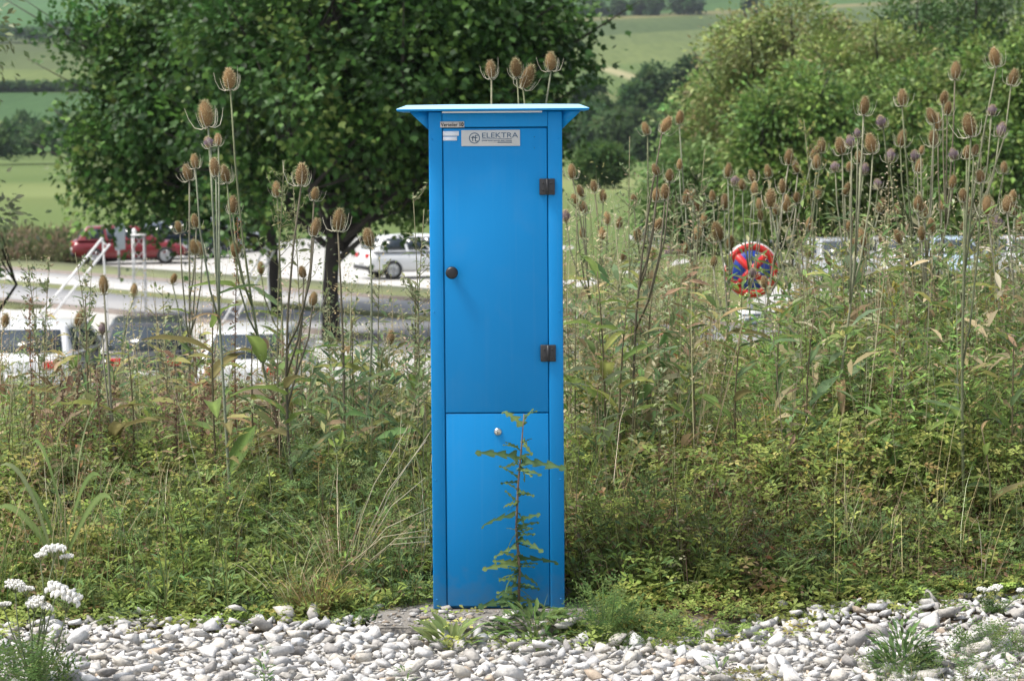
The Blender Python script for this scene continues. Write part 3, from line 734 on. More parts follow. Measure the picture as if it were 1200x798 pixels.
def wood(name, label, spots, cols, seed, lsize, per=900):
    r = np.random.default_rng(seed); L_ = LB()
    for (x, y, z, rx_, h) in spots:
        d = unit(r.normal(0, 1, (per // 20, 3))); d[:, 2] = np.abs(d[:, 2]) * 1.0
        cc = np.array([x, y, z + h * .35]) + d * r.uniform(.5, 1, (len(d), 1)) * (rx_, rx_, h * .62) 
        C = np.repeat(cc, 20, 0); n = len(C); Pp = C + r.normal(0, .16, (n, 3)) * (rx_, rx_, h * .5)
        Pp[:, 2] = np.maximum(Pp[:, 2], z + .1)
        L_.put(*leaves(T_simple, Pp, unit(np.repeat(d, 20, 0) + r.normal(0, .5, (n, 3))), unit(np.repeat(d, 20, 0) * .5 + (0, 0, .6) + r.normal(0, .4, (n, 3))), lsize * r.uniform(.7, 1.3, n), np.repeat(pal(len(d), cols), 20, 0)))
    o = add(name, L_.mesh(name, M['leaf'])); tag(o, label, 'wood', kind='stuff')
sp_ = []
for px in np.arange(-260, 112, 13):
    Y = 470 + rnd.uniform(-14, 20); b = at(px, 190, Y); sp_.append((b.x, Y, float(gz(b.x, Y)), 30 * Y / FPX * rnd.uniform(.55, 1.0), 9.0 * rnd.uniform(.7, 1.2)))
for px in np.arange(640, 900, 14):
    Y = 490 + rnd.uniform(0, 20); b = at(px, 190, Y); sp_.append((b.x, Y, float(gz(b.x, Y)), 24 * Y / FPX * rnd.uniform(.6, 1.0), 8.0 * rnd.uniform(.7, 1.15)))
for px in np.arange(900, 1500, 22):
    Y = 490 + rnd.uniform(0, 20); b = at(px, 190, Y); sp_.append((b.x, Y, float(gz(b.x, Y)), 5, 10))
wood('valley_wood', 'dark belt of bushes and trees across the valley floor', sp_, FARC, 71, 1.45, 600)
sp_ = []
for px in np.arange(-200, 330, 11):
    Y = 1250 + rnd.uniform(-10, 15); b = at(px, 34, Y); sp_.append((b.x, Y, float(gz(b.x, Y)), 14 * Y / FPX * rnd.uniform(.7, 1.1), 8.5 * rnd.uniform(.6, 1.3)))
for px in list(np.arange(640, 720, 12)) + [880]:
    Y = 1450; b = at(px, 18, Y); sp_.append((b.x, Y, float(gz(b.x, Y)), 5, 5 * rnd.uniform(.6, 1.2)))
for px in np.arange(-200, 160, 7):
    Y = 868; b = at(px, 88, Y); sp_.append((b.x, Y, float(gz(b.x, Y)), 1.6, 2.2 * rnd.uniform(.5, 1.3)))
wood('hillside_hedges', 'dark hedgerows between the fields on the far slope', sp_, FARC, 72, 2.3, 320)

# ------------------------------------------------------------------ vehicles
def car(name, label, px, py, yaw, paintc, L=4.3, W=1.75, H=1.46, kind='hatch', Z=LOT_Z + .03, group='cars parked below the bank'):
    """py: pixel row of the tyres' contact; yaw: heading of the nose measured from +Y (away) clockwise"""
    p = gp(px, py, Z)
    root = empty(name, (p[0], p[1], Z), -R(yaw)); tag(root, label, 'car', group)
    pm = paint('car_paint_' + name, paintc)
    h = L / 2; w = W / 2
    # stations along the length (nose at +y): y, half width, low z, belt z
    S = [(-h, w * .86, .42, .72), (-h + .05, w * .93, .32, .90), (-h + .25, w * .99, .24, .97), (-h * .5, w, .21, .95), (0, w, .20, .93), (h * .42, w, .21, .92), (h * .55, w * .99, .21, .90), (h * .80, w * .96, .23, .80), (h - .12, w * .90, .28, .68), (h, w * .78, .38, .56)]
    V, F = [], []
    for y, ww, zl, zb_ in S:
        V += [(-ww * .86, y, zl), (-ww, y, zl + .14), (-ww * 1.01, y, (zl + zb_) / 2), (-ww * .96, y, zb_), (0, y, zb_ + .03), (ww * .96, y, zb_), (ww * 1.01, y, (zl + zb_) / 2), (ww, y, zl + .14), (ww * .86, y, zl)]
    k = 9
    for i in range(len(S) - 1):
        F += [(i * k + j, i * k + j + 1, (i + 1) * k + j + 1, (i + 1) * k + j) for j in range(k - 1)] + [(i * k + 8, i * k, (i + 1) * k, (i + 1) * k + 8)]
    F3 = [(0, j + 1, j) for j in range(1, k - 1)] + [((len(S) - 1) * k, (len(S) - 1) * k + j, (len(S) - 1) * k + j + 1) for j in range(1, k - 1)]
    body = add('body', npmesh('body', V, [np.array(F), np.array(F3)], pm, smooth=True), root)
    sb = body.modifiers.new('sub', 'SUBSURF'); sb.levels = 1; sb.render_levels = 2
    # greenhouse: belt ring and roof ring
    rear = -h + (.18 if kind == 'wagon' else .22); rr = rear + (.35 if kind == 'wagon' else .55)
    fr_, rf_ = h * .50, h * .12
    zb_, zr = .93, H
    wb, wr = w * .93, w * .70
    G = [(-wb, rear, zb_), (wb, rear, zb_), (wb, fr_, zb_ - .03), (-wb, fr_, zb_ - .03), (-wr, rr, zr - .05), (wr, rr, zr - .05), (wr, rf_, zr - .02), (-wr, rf_, zr - .02)]
    ymid = (rr + rf_) / 2
    G += [(-wr, ymid, zr), (wr, ymid, zr)]
    FG = [(0, 1, 5, 4), (2, 3, 7, 6), (4, 5, 9, 8), (8, 9, 6, 7)]
    cabin = add('cabin', npmesh('cabin', G, [np.array(FG), np.array([(1, 2, 9), (2, 6, 9), (1, 9, 5), (3, 0, 8), (3, 8, 7), (0, 4, 8)])], pm), root)
    cb = cabin.modifiers.new('bevel', 'BEVEL'); cb.width = .05; cb.segments = 3
    G = [np.array(g) for g in G]
    def pane(nm, a, b, c, d, i0=.07, i1=.93, j0=.10, j1=.88):
        q = lambda u, v: (a * (1 - u) + b * u) * (1 - v) + (d * (1 - u) + c * u) * v
        pts = [q(i0, j0), q(i1, j0), q(i1, j1), q(i0, j1)]
        nrm = np.cross(pts[1] - pts[0], pts[3] - pts[0]); nrm /= np.linalg.norm(nrm)
        if nrm @ (pts[0] + pts[2] - np.array([0, 0, 2.2])) < 0: nrm = -nrm
        V = [x + nrm * .012 for x in pts] + [x - nrm * .01 for x in pts]
        add(nm, npmesh(nm, V, np.array([(0, 1, 2, 3), (0, 4, 5, 1), (1, 5, 6, 2), (2, 6, 7, 3), (3, 7, 4, 0)]), M['glass']), root)
    pane('rear_window', G[0], G[1], G[5], G[4]); pane('windscreen', G[3], G[2], G[6], G[7])
    for s, (b0, b1, t1, t0) in ((1, (1, 2, 6, 5)), (-1, (0, 3, 7, 4))):
        A, B, Cc, Dd = G[b0], G[b1], G[t1], G[t0]
        pane('side_window', A, B, Cc, Dd, .09, .34); pane('side_window', A, B, Cc, Dd, .37, .60); pane('side_window', A, B, Cc, Dd, .63, .86)
    for s in (-1, 1):
        for yy in (-h + .82, h - .86):
            t = MB().lathe([(.20, -.10), (.30, -.10), (.325, -.07), (.325, .07), (.30, .10), (.20, .10)], 20, 'x', origin=(s * (w - .08), yy, .325)).build('wheel', M['tyre'], root, smooth=True)
            rim = MB().lathe([(.02, .105 * s), (.06, .10 * s), (.08, .06 * s), (.17, .06 * s), (.21, .108 * s), (.215, .03 * s)], 20, 'x', origin=(s * (w - .08), yy, .325))
            for q in range(5):
                a = q * 2 * math.pi / 5
                rim.tube([(s * (w + .02), yy + .04 * math.cos(a), .325 + .04 * math.sin(a)), (s * (w + .015), yy + .2 * math.cos(a), .325 + .2 * math.sin(a))], .025, 5)
            rim.build('rim', M['rim'], t)
        MB().box(s * w * .60 - .13, s * w * .60 + .13, -h - .005, -h + .10, .72, .86).build('tail_light', M['red_lens'], root, bevel=.02, loc=(0, 0, 0))
        MB().box(s * w * .62 - .15, s * w * .62 + .15, h - .16, h - .02, .58, .69).build('headlight', M['clear_lens'], root, bevel=.02)
        MB().box(s * (w + .08) - .07, s * (w + .08) + .07, h * .38 - .05, h * .38 + .04, .93, 1.05).build('wing_mirror', pm, root, bevel=.02)
    MB().box(-.26, .26, -h - .025, -h + .02, .52, .63).build('number_plate', M['numplate'], root)
    MB().box(-w * .88, w * .88, -h - .03, -h + .12, .32, .46).build('bumper', M['black'], root, bevel=.03)
    MB().box(-w * .8, w * .8, h - .14, h + .02, .26, .40).build('bumper', M['black'], root, bevel=.03)
    return root
WHITE, SILVER = (.56, .57, .58), (.32, .34, .36)
car('parked_car', 'white hatchback seen from behind through the weeds at lower left', 60, 466, 3, WHITE)
car('parked_car', 'dark grey car parked beside the white hatchback at lower left', 176, 462, -6, (.03, .032, .036))
car('parked_car', 'white car seen from behind under the two maple trunks', 306, 474, 2, WHITE)
car('parked_car', 'white estate car with silver wheels just left of the cabinet', 500, 325, 68, (.66, .67, .68), L=4.6, kind='wagon')
car('parked_car', 'silver car with a red tail light in the shade of the maple', 262, 296, 25, SILVER)
car('parked_car', 'navy blue small car showing between teasels right of the cabinet', 782, 293, 155, (.012, .018, .045), L=3.4, W=1.5, H=1.42)
car('parked_car', 'silver car seen from the front right of the round sign', 980, 334, 172, SILVER)
car('parked_car', 'white car seen from the front between silver and pale blue cars', 1052, 332, 178, WHITE)
car('parked_car', 'pale blue car seen from the front behind dense teasel stems', 1114, 332, 183, (.35, .45, .55))
car('parked_car', 'white car cut by the right edge of the picture', 1204, 331, 180, WHITE)

car('parked_car', 'dark red estate car half hidden under the left maple', 152, 309, 78, (.17, .010, .014), L=4.3, kind='wagon')
car('parked_car', 'dark blue grey car between the dark red and the silver car', 212, 303, 60, (.03, .045, .07), L=4.0)

# ------------------------------------------------------------------ signs, mast and rail frames
Ys = 26.0
c0 = at(880.5, 317, Ys); gz0 = float(gz(c0.x, Ys))
sg = empty('no_stopping_sign', (c0.x, Ys, gz0), R(8)); tag(sg, 'round blue sign with red ring and red cross among the teasels', 'sign')
cz = c0.z - gz0; r0 = .305
MB().tube([(0, .05, -.2), (0, .05, cz + .3)], .03, 10).build('post', M['zinc'], sg, smooth=True)
def disc(r_in, r_out, y0, y1, k=48):
    a = np.arange(k) * 2 * math.pi / k; m = MB()
    V = [(r * math.cos(t), y, cz + r * math.sin(t)) for y in (y0, y1) for r in (max(r_in, .0005), r_out) for t in a]
    F = []
    for i in range(k):
        j = (i + 1) % k
        F += [(i, k + i, k + j, j), (2 * k + i, 2 * k + j, 3 * k + j, 3 * k + i), (k + i, 3 * k + i, 3 * k + j, k + j), (i, j, 2 * k + j, 2 * k + i)]
    return m.raw(V, F)
disc(0, r0, 0, .012).build('disc', M['sign_white'], sg)
disc(0, r0 * .72, -.003, .0).build('field', M['sign_blue'], sg)
disc(r0 * .70, r0 * .955, -.004, -.0005).build('ring', M['sign_red'], sg)
for a in (45, -45):
    u = np.array([math.cos(R(a)), math.sin(R(a))]); v = np.array([-u[1], u[0]]); l_, w_ = r0 * .74, r0 * .12
    pts = [u * l_ + v * w_, -u * l_ + v * w_, -u * l_ - v * w_, u * l_ - v * w_]
    MB().prism([(q[0], q[1] + cz) for q in pts], -.0055 - (a > 0) * .001, -.002).build('bar', M['sign_red'], sg)
pz = at(880, 374, Ys).z - gz0
ap = MB().box(-.14, .14, -.002, .008, pz - .11, pz + .10).build('extra_plate', M['sign_white'], sg)
for dz, w_ in ((.045, .10), (.0, .07), (-.05, .09)):
    MB().box(-w_, w_, -.004, -.001, pz + dz - .012, pz + dz + .012).build('print_line', M['ink_blue'], ap)
# grey sign turned edge-on by the road
p = gp(140, 330)
es = empty('road_sign', (p[0], p[1], LOT_Z), R(76)); tag(es, 'blue grey sign turned away on a post before the red tractor', 'sign')
MB().tube([(0, 0, -.2), (0, 0, 2.0)], .045, 8).build('post', M['zinc'], es)
MB().box(-.42, .42, -.06, -.047, 1.05, 1.95).build('panel', simple('panel_grey', (.42, .47, .55), .5, noise=.1), es, bevel=.004)
# white lattice mast
Yl = 56.0
p0 = at(165, 402, Yl); zt_ = at(165, 276, Yl).z
lm = empty('lattice_mast', (p0.x, Yl, LOT_Z + .03)); tag(lm, 'white steel lattice mast standing in the car park on the left', 'mast')
Hm = zt_ - LOT_Z - .03
cs = [(-.13, -.13), (.13, -.13), (.13, .13), (-.13, .13)]
for (x, y) in cs: MB().tube([(x, y, 0), (x, y, Hm)], .015, 6).build('chord', M['zinc'], lm)
nb = 8
for i in range(4):
    a_, b_ = np.array(cs[i]), np.array(cs[(i + 1) % 4])
    for q in range(nb):
        z0_, z1_ = Hm * q / nb, Hm * (q + 1) / nb
        A_, B_ = (a_, b_) if q % 2 else (b_, a_)
        MB().tube([(*A_, z0_), (*B_, z1_)], .008, 4).build('brace', M['zinc'], lm)
MB().box(-.16, .16, -.16, .16, Hm, Hm + .03).build('cap', M['white_tube'], lm)
MB().lathe([(.001, .14), (.04, .12), (.055, .07), (.04, .02), (.02, 0)], 12, origin=(-.1, 0, Hm + .03)).build('lamp_globe', M['white_tube'], lm, smooth=True)
def rail_frame(p_lo, p_hi, gap, Y, label):
    a, b = at(*p_lo, Y), at(*p_hi, Y)
    base = Vector((a.x, Y, LOT_Z + .03)); o = empty('rail_frame', base); tag(o, label, 'frame', 'white sloping rail frames in the car park')
    a -= base; b -= base; d = (b - a); n = Vector((-d.z, 0, d.x)).normalized() * gap
    a2 = a + d * (-a.z / d.z) if d.z else a
    for off in (Vector((0, 0, 0)), n):
        s_ = a2 + off; s_ -= d * (s_.z / d.z)
        MB().tube([tuple(s_), tuple(b + off)], .028, 8).build('rail', M['white_tube'], o, smooth=True)
    for t in (.3, .48, .66, .84, .98):
        q = a2 + (b - a2) * t
        MB().tube([tuple(q), tuple(q + n)], .02, 6).build('rung', M['white_tube'], o)
    MB().tube([(b.x + .05, .35, 0), (b.x, .02, b.z)], .022, 6).build('prop', M['white_tube'], o)
rail_frame((45, 372), (120, 279), -.22, 55, 'white sloping two rail frame at far left before the road')
rail_frame((268, 366), (312, 288), -.22, 57, 'white sloping two rail frame near the slim maple trunk')

# ------------------------------------------------------------------ the weedy bank: ground cover (stuff)
def in_cab(x, y, m=.02): return (np.abs(x - CX) < .225 + m) & (y > 7.98 - m) & (y < 8.38 + m)
def bank_pts(n, y0, y1, seed, xk=.285, soft=.0):
    r = np.random.default_rng(seed); n = int(n * 1.05)
    y = r.uniform(y0, y1, n); x = r.uniform(-1, 1, n) * (y * xk)
    ok = (y > edge(x) + soft * r.normal(0, 1, n) + .02) & ~in_cab(x, y) & ~((x > sx0) & (x < sx1) & (y < 8.05) & (y > 7.70) & (r.random(n) < .93))
    return x[ok], y[ok]
def herbs(L_, x, y, H, nleaf, tmpl, size, cols, cw, seed, lean=.25, spread=.05, tmin=.25, up=.8, tilt=.35, jit=.18, stem=None, spike=False):
    """H, size: arrays per plant; leaves spread along leaning stems"""
    r = np.random.default_rng(seed); n = len(x); z = gz(x, y)
    if tmpl is T_lance and size[0] < .095: tmpl = T_narrow
    base = np.stack([x, y, z], 1); ln = r.normal(0, lean, (n, 2)) * H[:, None]
    pc = pal(n, cols, cw, jit)
    t = r.uniform(tmin, 1, (n, nleaf)) if not spike else np.linspace(tmin, 1, nleaf)[None, :] + r.uniform(-.03, .03, (n, nleaf))
    a = r.uniform(0, 2 * math.pi, (n, nleaf)); rad = np.stack([np.cos(a), np.sin(a)], -1)
    P = np.empty((n, nleaf, 3))
    P[..., :2] = base[:, None, :2] + ln[:, None, :] * (t ** 1.5)[..., None] + rad * spread * r.uniform(.0, 1, (n, nleaf, 1))
    P[..., 2] = base[:, None, 2] + H[:, None] * t
    D = np.concatenate([rad, r.normal(tilt, .35, (n, nleaf, 1))], -1).reshape(-1, 3)
    Nn = np.concatenate([r.normal(0, .35, (n, nleaf, 2)) - rad * .2, np.full((n, nleaf, 1), up)], -1).reshape(-1, 3)
    S = (size[:, None] * r.uniform(.6, 1.25, (n, nleaf)) * (1.15 - .35 * t)).ravel()
    L_.put(*leaves(tmpl, P.reshape(-1, 3), D, Nn, S, np.repeat(pc, nleaf, 0) * r.uniform(.82, 1.18, (n * nleaf, 1))))
    if stem is not None:                               # thin stems as narrow blades
        sc = pal(n, stem, None, .15)
        d = np.stack([ln[:, 0], ln[:, 1], H], 1); l_ = np.linalg.norm(d, axis=1)
        nn = np.stack([r.normal(0, 1, n) * .3, -np.ones(n), r.normal(0, .2, n)], 1)
        Ssz = np.stack([l_, np.clip(.05 + .02 * r.random(n), .02, .08) * 1.0 + 0 * l_], 1)
        L_.put(*leaves((T_blade[0] * (1, 1, .3), T_blade[1]), base, d, nn, Ssz, sc))
YG = [(0.265, 0.335, 0.08), (0.205, 0.275, 0.075), (0.33, 0.38, 0.105), (0.15, 0.205, 0.062), (0.42, 0.38, 0.12), (0.27, 0.19, 0.09)]
GG = [(0.155, 0.245, 0.082), (0.115, 0.19, 0.068), (0.205, 0.285, 0.1), (0.095, 0.15, 0.06)]
BL = [(0.128, 0.188, 0.098), (0.165, 0.225, 0.128), (0.105, 0.15, 0.083)]
DRY = [(0.26, 0.179, 0.106), (0.374, 0.276, 0.163), (0.163, 0.106, 0.065), (0.52, 0.423, 0.26), (0.325, 0.155, 0.073)]
STRAW = [(0.483, 0.42, 0.263), (0.378, 0.315, 0.189), (0.546, 0.493, 0.347), (0.315, 0.284, 0.137)]
gc = LB()
def hfield(x, y, lo, hi, seed):                        # plant height: low at the gravel edge, higher up the bank, in tussocks
    f = sstep(.0, .9, y - edge(x)); return (lo + (hi - lo) * f * (.35 + .95 * vnoise(x * 2.1, y * 2.1, seed))) * (1 - (.62 - .30 * sstep(-.2, .5, x) - .22 * sstep(.8, 2.0, x)) * sstep(9.2, 10.6, y)) * (1 + .35 * sstep(.5, 2.0, x))
x, y = bank_pts(9500, 7.7, 12.6, 31, soft=.05); k = vnoise(x * 1.0, y * 1.3, 8); s_ = k < .58
x, y = x[s_], y[s_]; herbs(gc, x, y, hfield(x, y, .05, .32, 4), 9, T_quin, np.full(len(x), .036), YG, [4, 4, 3, 3, .9, .8], 32, .3, .06, .2)
x, y = bank_pts(7000, 7.8, 12.6, 33, soft=.05); k = vnoise(x * .9, y * 1.2, 9); s_ = k > .5
x, y = x[s_], y[s_]; herbs(gc, x, y, hfield(x, y, .05, .42, 5), 10, T_pin, np.full(len(x), .055), GG + BL[:1], [4, 3, 3, 2, 1.5], 34, .3, .04, .15)
x, y = bank_pts(5000, 8.0, 12.8, 35); k = vnoise(x * 1.1, y * 1.4, 10); s_ = k > .52
x, y = x[s_], y[s_]; herbs(gc, x, y, hfield(x, y, .1, .5, 6), 10, T_lance, np.full(len(x), .05), GG + YG[:2], [2, 2, 3, 1, 3, 2], 36, .25, .03, .15, tilt=.6, stem=[(.12, .13, .05), (.10, .07, .04)])
x, y = bank_pts(4200, 8.1, 12.8, 37); k = vnoise(x * 1.7, y * 1.7, 12); s_ = k > .48
x, y = x[s_], y[s_]; herbs(gc, x, y, hfield(x, y, .03, .34, 7), 10, T_simple, np.full(len(x), .032), DRY, [3, 3, 2, 1.5, 1], 38, .45, .06, .05, tilt=.0, stem=[(.14, .10, .06), (.3, .24, .15)])
x, y = bank_pts(4600, 7.4, 9.2, 39, soft=.15)
herbs(gc, x, y, np.full(len(x), .05) * rng.uniform(.4, 1.6, len(x)), 10, T_quin, np.full(len(x), .026), YG, [5, 4, 4, 2, 1, .5], 40, .5, .06, .1)
x, y = bank_pts(4200, 9.0, 12.9, 391)
herbs(gc, x, y, hfield(x, y, .08, .34, 14), 9, T_quin, np.full(len(x), .038), YG, [4, 3, 4, 2, 1.8, 1], 392, .3, .06, .35)
x, y = bank_pts(1700, 8.7, 11.8, 393); k = vnoise(x * 1.2, y * 1.2, 31); s_ = k > .45
x, y = x[s_], y[s_]; herbs(gc, x, y, hfield(x, y, .12, .4, 15), 9, T_simple, np.full(len(x), .035), STRAW + [(.36, .33, .11), (.30, .24, .09)], [1, 2, .6, 2, 3, 3], 394, .35, .05, .3, tilt=.2)
x, y = bank_pts(2600, 8.35, 9.3, 395); s_ = (x > .5) & (vnoise(x * 2.2, y * 2.2, 33) > .35)
x, y = x[s_], y[s_]; herbs(gc, x, y, hfield(x, y, .06, .3, 17), 11, T_simple, np.full(len(x), .026), [(.14, .09, .055), (.2, .14, .08), (.10, .065, .04), (.17, .17, .07)], [3, 2, 3, 2], 396, .4, .05, .1, tilt=.1, stem=[(.16, .1, .06)])
# brighter leafy patch on the right, half way up the bank
x, y = bank_pts(3600, 9.0, 11.4, 41); s_ = ((x - 1.8) / .8) ** 2 + ((y - 10.1) / 1.0) ** 2 < vnoise(x * 2.5, y * 2.5, 37) * 1.5
x, y = x[s_], y[s_]; herbs(gc, x, y, (.50 + .34 * rng.random(len(x))) * (.6 + .6 * vnoise(x * 2, y * 2, 38)), 16, T_lance, np.full(len(x), .055), [(.17, .28, .07), (.13, .23, .06), (.23, .34, .10)], None, 42, .2, .04, .2, tilt=.4)
tag(add('ground_cover', gc.mesh('ground_cover', M['leaf'])), 'low tangled herbs and cinquefoil covering the bank', 'ground cover', kind='stuff')

gb = LB()
def blades(L_, x, y, n_each, H, cols, cw, seed, spread=.03, out=.5, wmul=.5, face=None):
    r = np.random.default_rng(seed); n = len(x); X_ = np.repeat(x, n_each) ; Y_ = np.repeat(y, n_each)
    a = r.uniform(0, 2 * math.pi, len(X_)); X_ = X_ + np.cos(a) * spread * r.random(len(a)); Y_ = Y_ + np.sin(a) * spread * r.random(len(a))
    P = np.stack([X_, Y_, gz(X_, Y_) - .005], 1)
    D = np.stack([np.cos(a) * out * r.random(len(a)), np.sin(a) * out * r.random(len(a)), np.ones(len(a))], 1)
    Nn = -np.stack([np.cos(a), np.sin(a), np.full(len(a), -.3)], 1) + r.normal(0, .5, (len(a), 3))
    h = np.repeat(H, n_each) * r.uniform(.5, 1.1, len(a))
    L_.put(*leaves(T_blade, P, D, Nn, np.stack([h, h * wmul * np.clip(.12 / h, .05, 1.2)], 1), pal(len(a), cols, cw, .2)))
x, y = bank_pts(1500, 8.0, 12.8, 51); blades(gb, x, y, 9, hfield(x, y, .08, .45, 8), [(.13, .18, .05), (.19, .22, .07), (.30, .27, .12), (.09, .14, .045)], [3, 3, 1.4, 2], 52)
x, y = bank_pts(900, 8.2, 12.8, 53); blades(gb, x, y, 4, .25 + .45 * rng.random(len(x)), STRAW, None, 54, .05, .45, .30)
x, y = bank_pts(260, 8.0, 9.4, 55); s_ = x < -.1; x, y = x[s_], y[s_]; blades(gb, x, y, 8, .12 + .35 * rng.random(len(x)), [(.10, .17, .05), (.16, .2, .07)], None, 56, .05, .5, .5)
# sparse grass on the gravel at the lower right
r_ = np.random.default_rng(57); x = r_.uniform(.95, 1.75, 120); y = r_.uniform(6.75, 7.35, 120)
s_ = (y < 7.0 + .18 * (x - .95)); blades(gb, x[s_], y[s_], 7, np.full(s_.sum(), .07), [(.16, .18, .07), (.30, .27, .14), (.11, .15, .05)], None, 58, .04, .7, .5)
tag(add('bank_grass', gb.mesh('bank_grass', M['dry'])), 'green and straw coloured grass growing through the bank herbs', 'grass', kind='stuff')

# tall thin weeds, dried stems and leaves between the teasels: a mass nobody could count
tw = LB()
def tall(n, x0, x1, y0, y1, h0, h1, tmpl, sz, nl, cols, cw, seed, stem, tilt=.7, spread=.02, lean=.12, tmin=.15, clump=None):
    w0 = x1 - x0; x0 -= 200 * (x0 < 0); x1 += 200 * (x1 > 1200); n = int(n * (x1 - x0) / w0)          # carry on a little past the frame
    r = np.random.default_rng(seed); y = r.uniform(y0, y1, n); u = r.uniform(x0, x1, n)
    x = (u - 600) / FPX * y
    s = ~in_cab(x, y, .05)
    if clump: s &= vnoise(x * 2.4, y * 1.2, clump) > .36
    if h1 > .6: s &= ~((u > 832) & (u < 924) & (r.random(n) < .88))
    x, y = x[s], y[s]
    herbs(tw, x, y, r.uniform(h0, h1, len(x)), nl, tmpl, np.full(len(x), sz), cols, cw, seed, lean, spread, tmin, tilt=tilt, stem=stem)
GS = [(0.26, 0.247, 0.13), (0.169, 0.13, 0.078), (0.338, 0.312, 0.195)]
GREY = [(0.216, 0.262, 0.139), (0.277, 0.308, 0.169), (0.154, 0.2, 0.092), (0.339, 0.339, 0.2)]
for a_, b_, m, q in ((-60, 505, .55, .62), (655, 1260, 1.25, 1.0)):
    sd9 = int(m * 20)
    tall(int(190 * m), a_, b_, 9.0, 12.8, .30 * q, .74 * q, T_lance, .085, 14, GG[:3] + YG[:2], [3, 2, 3, 2, 1], 61 + sd9, GS, clump=21)
    tall(int(150 * m), a_, b_, 9.0, 12.8, .35 * q, .95 * q, T_simple, .03, 42, GREY, None, 62 + sd9, GS, clump=22)
    tall(int(150 * m), a_, b_, 9.0, 12.8, .25 * q, .70 * q, T_lance, .075, 12, DRY + STRAW[:1], [3, 3, 2, 2, 2, 1], 63 + sd9, GS + [(.10, .06, .035)], tilt=-.2, clump=23)
    tall(int(120 * m), a_, b_, 9.0, 12.8, .25 * q, .70 * q, T_pin, .10, 16, GG + YG, None, 64 + sd9, GS, clump=24)
    tall(int(120 * m), a_, b_, 9.0, 12.8, .5 * q, 1.1 * q, T_simple, .016, 34, STRAW + [(.2, .2, .1)], None, 65 + sd9, STRAW, tmin=.55, spread=.05)
tall(240, 655, 1260, 9.6, 13.2, .3, .72, T_lance, .10, 13, GG + YG[:3] + DRY[:2], None, 88, GS, clump=25)
tall(120, 330, 510, 9.1, 10.6, .35, .72, T_lance, .08, 12, [(.12, .20, .09), (.16, .23, .10), (.10, .17, .08), (.25, .25, .1)], None, 90, GS, tilt=.8)
tall(90, 40, 505, 9.1, 10.6, .25, .6, T_lance, .16, 6, [(.14, .20, .08), (.19, .24, .09), (.30, .28, .10), (.30, .22, .13), (.42, .35, .22), (.2, .13, .08)], None, 97, GS, tilt=.4)
tall(160, 660, 1240, 9.1, 11.2, .35, .85, T_lance, .16, 6, [(.14, .22, .08), (.19, .26, .09), (.32, .32, .10), (.30, .24, .13), (.42, .36, .22), (.17, .24, .13)], None, 98, GS, tilt=.5)
tall(60, -40, 330, 9.3, 11.2, .4, .8, T_lance, .07, 13, [(.12, .19, .09), (.17, .22, .10), (.26, .25, .1), (.2, .13, .07)], None, 91, GS, tilt=.6)
tall(190, 655, 1260, 9.6, 12.6, .4, 1.05, T_lance, .105, 9, STRAW + DRY[:2] + [(.36, .34, .12), (.24, .3, .12)], None, 95, STRAW + GS, tilt=.1, clump=29)
tall(70, -40, 505, 9.4, 12.0, .3, .7, T_lance, .10, 9, STRAW + DRY[:2] + [(.36, .34, .12), (.24, .3, .12)], None, 96, STRAW + GS, tilt=.1, clump=29)
tall(240, 860, 1260, 9.6, 12.2, .5, 1.05, T_lance, .09, 13, [(.17, .27, .08), (.13, .22, .07), (.22, .31, .11)], None, 99, GS, clump=33)
tall(330, 655, 1260, 9.8, 13.0, .6, 1.2, T_lance, .075, 13, GREY + GG[:2], None, 92, GS, clump=27)
tall(120, 655, 1260, 10.0, 13.0, .7, 1.25, T_simple, .022, 46, STRAW + GREY, None, 93, STRAW + GS, tmin=.5, spread=.05)
tall(70, -40, 505, 9.6, 12.0, .6, 1.0, T_simple, .02, 44, STRAW + GREY, None, 94, STRAW + GS, tmin=.5, spread=.05)
tall(170, 40, 340, 9.2, 10.6, .2, .5, T_simple, .028, 40, [(.15, .095, .06), (.22, .15, .095), (.28, .2, .13)], None, 89, [(.12, .07, .045)], tmin=.2)
tag(add('tall_weeds', tw.mesh('tall_weeds', M['leaf'])), 'tangle of tall thin weeds and dried stems behind the cabinet', 'weeds', kind='stuff')
# rough grass on the slope down to the car park and scrub on the meadow edge
x = r_.uniform(-13, 13, 4600); y = r_.uniform(13, 33, 4600); gs_ = LB()
s_ = np.abs(x) < y * .3; x, y = x[s_], y[s_]; blades(gs_, x, y, 5, .2 + .25 * r_.random(len(x)), [(.14, .17, .06), (.24, .22, .11), (.10, .14, .05)], None, 59, .12, .5, .8)
tag(add('slope_grass', gs_.mesh('slope_grass', M['dry'])), 'rough grass on the slope behind the teasels', 'grass', kind='stuff')
sc_ = LB(); n = 900; ps = [gp(u, v) for u, v in zip(r_.uniform(-60, 100, n), r_.uniform(284, 309, n))]
x = np.array([p[0] for p in ps]); y = np.array([p[1] for p in ps])
def herbs_flat(L_, x, y, H, cols, seed):
    r = np.random.default_rng(seed); n = len(x); m = 14
    P = np.stack([np.repeat(x, m) + r.normal(0, .25, n * m), np.repeat(y, m) + r.normal(0, .25, n * m), LOT_Z + np.repeat(H, m) * r.random(n * m)], 1)
    L_.put(*leaves(T_narrow, P, r.normal(0, .5, (n * m, 3)) + (0, 0, .8), r.normal(0, 1, (n * m, 3)) + (0, -.5, .5), r.uniform(.2, .4, n * m), np.repeat(pal(n, cols), m, 0)))
herbs_flat(sc_, x, y, .3 + .9 * r_.random(n) * vnoise(x * .3, y * .3, 4), [(.12, .14, .06), (.19, .15, .09), (.25, .18, .12), (.09, .12, .045)], 3)
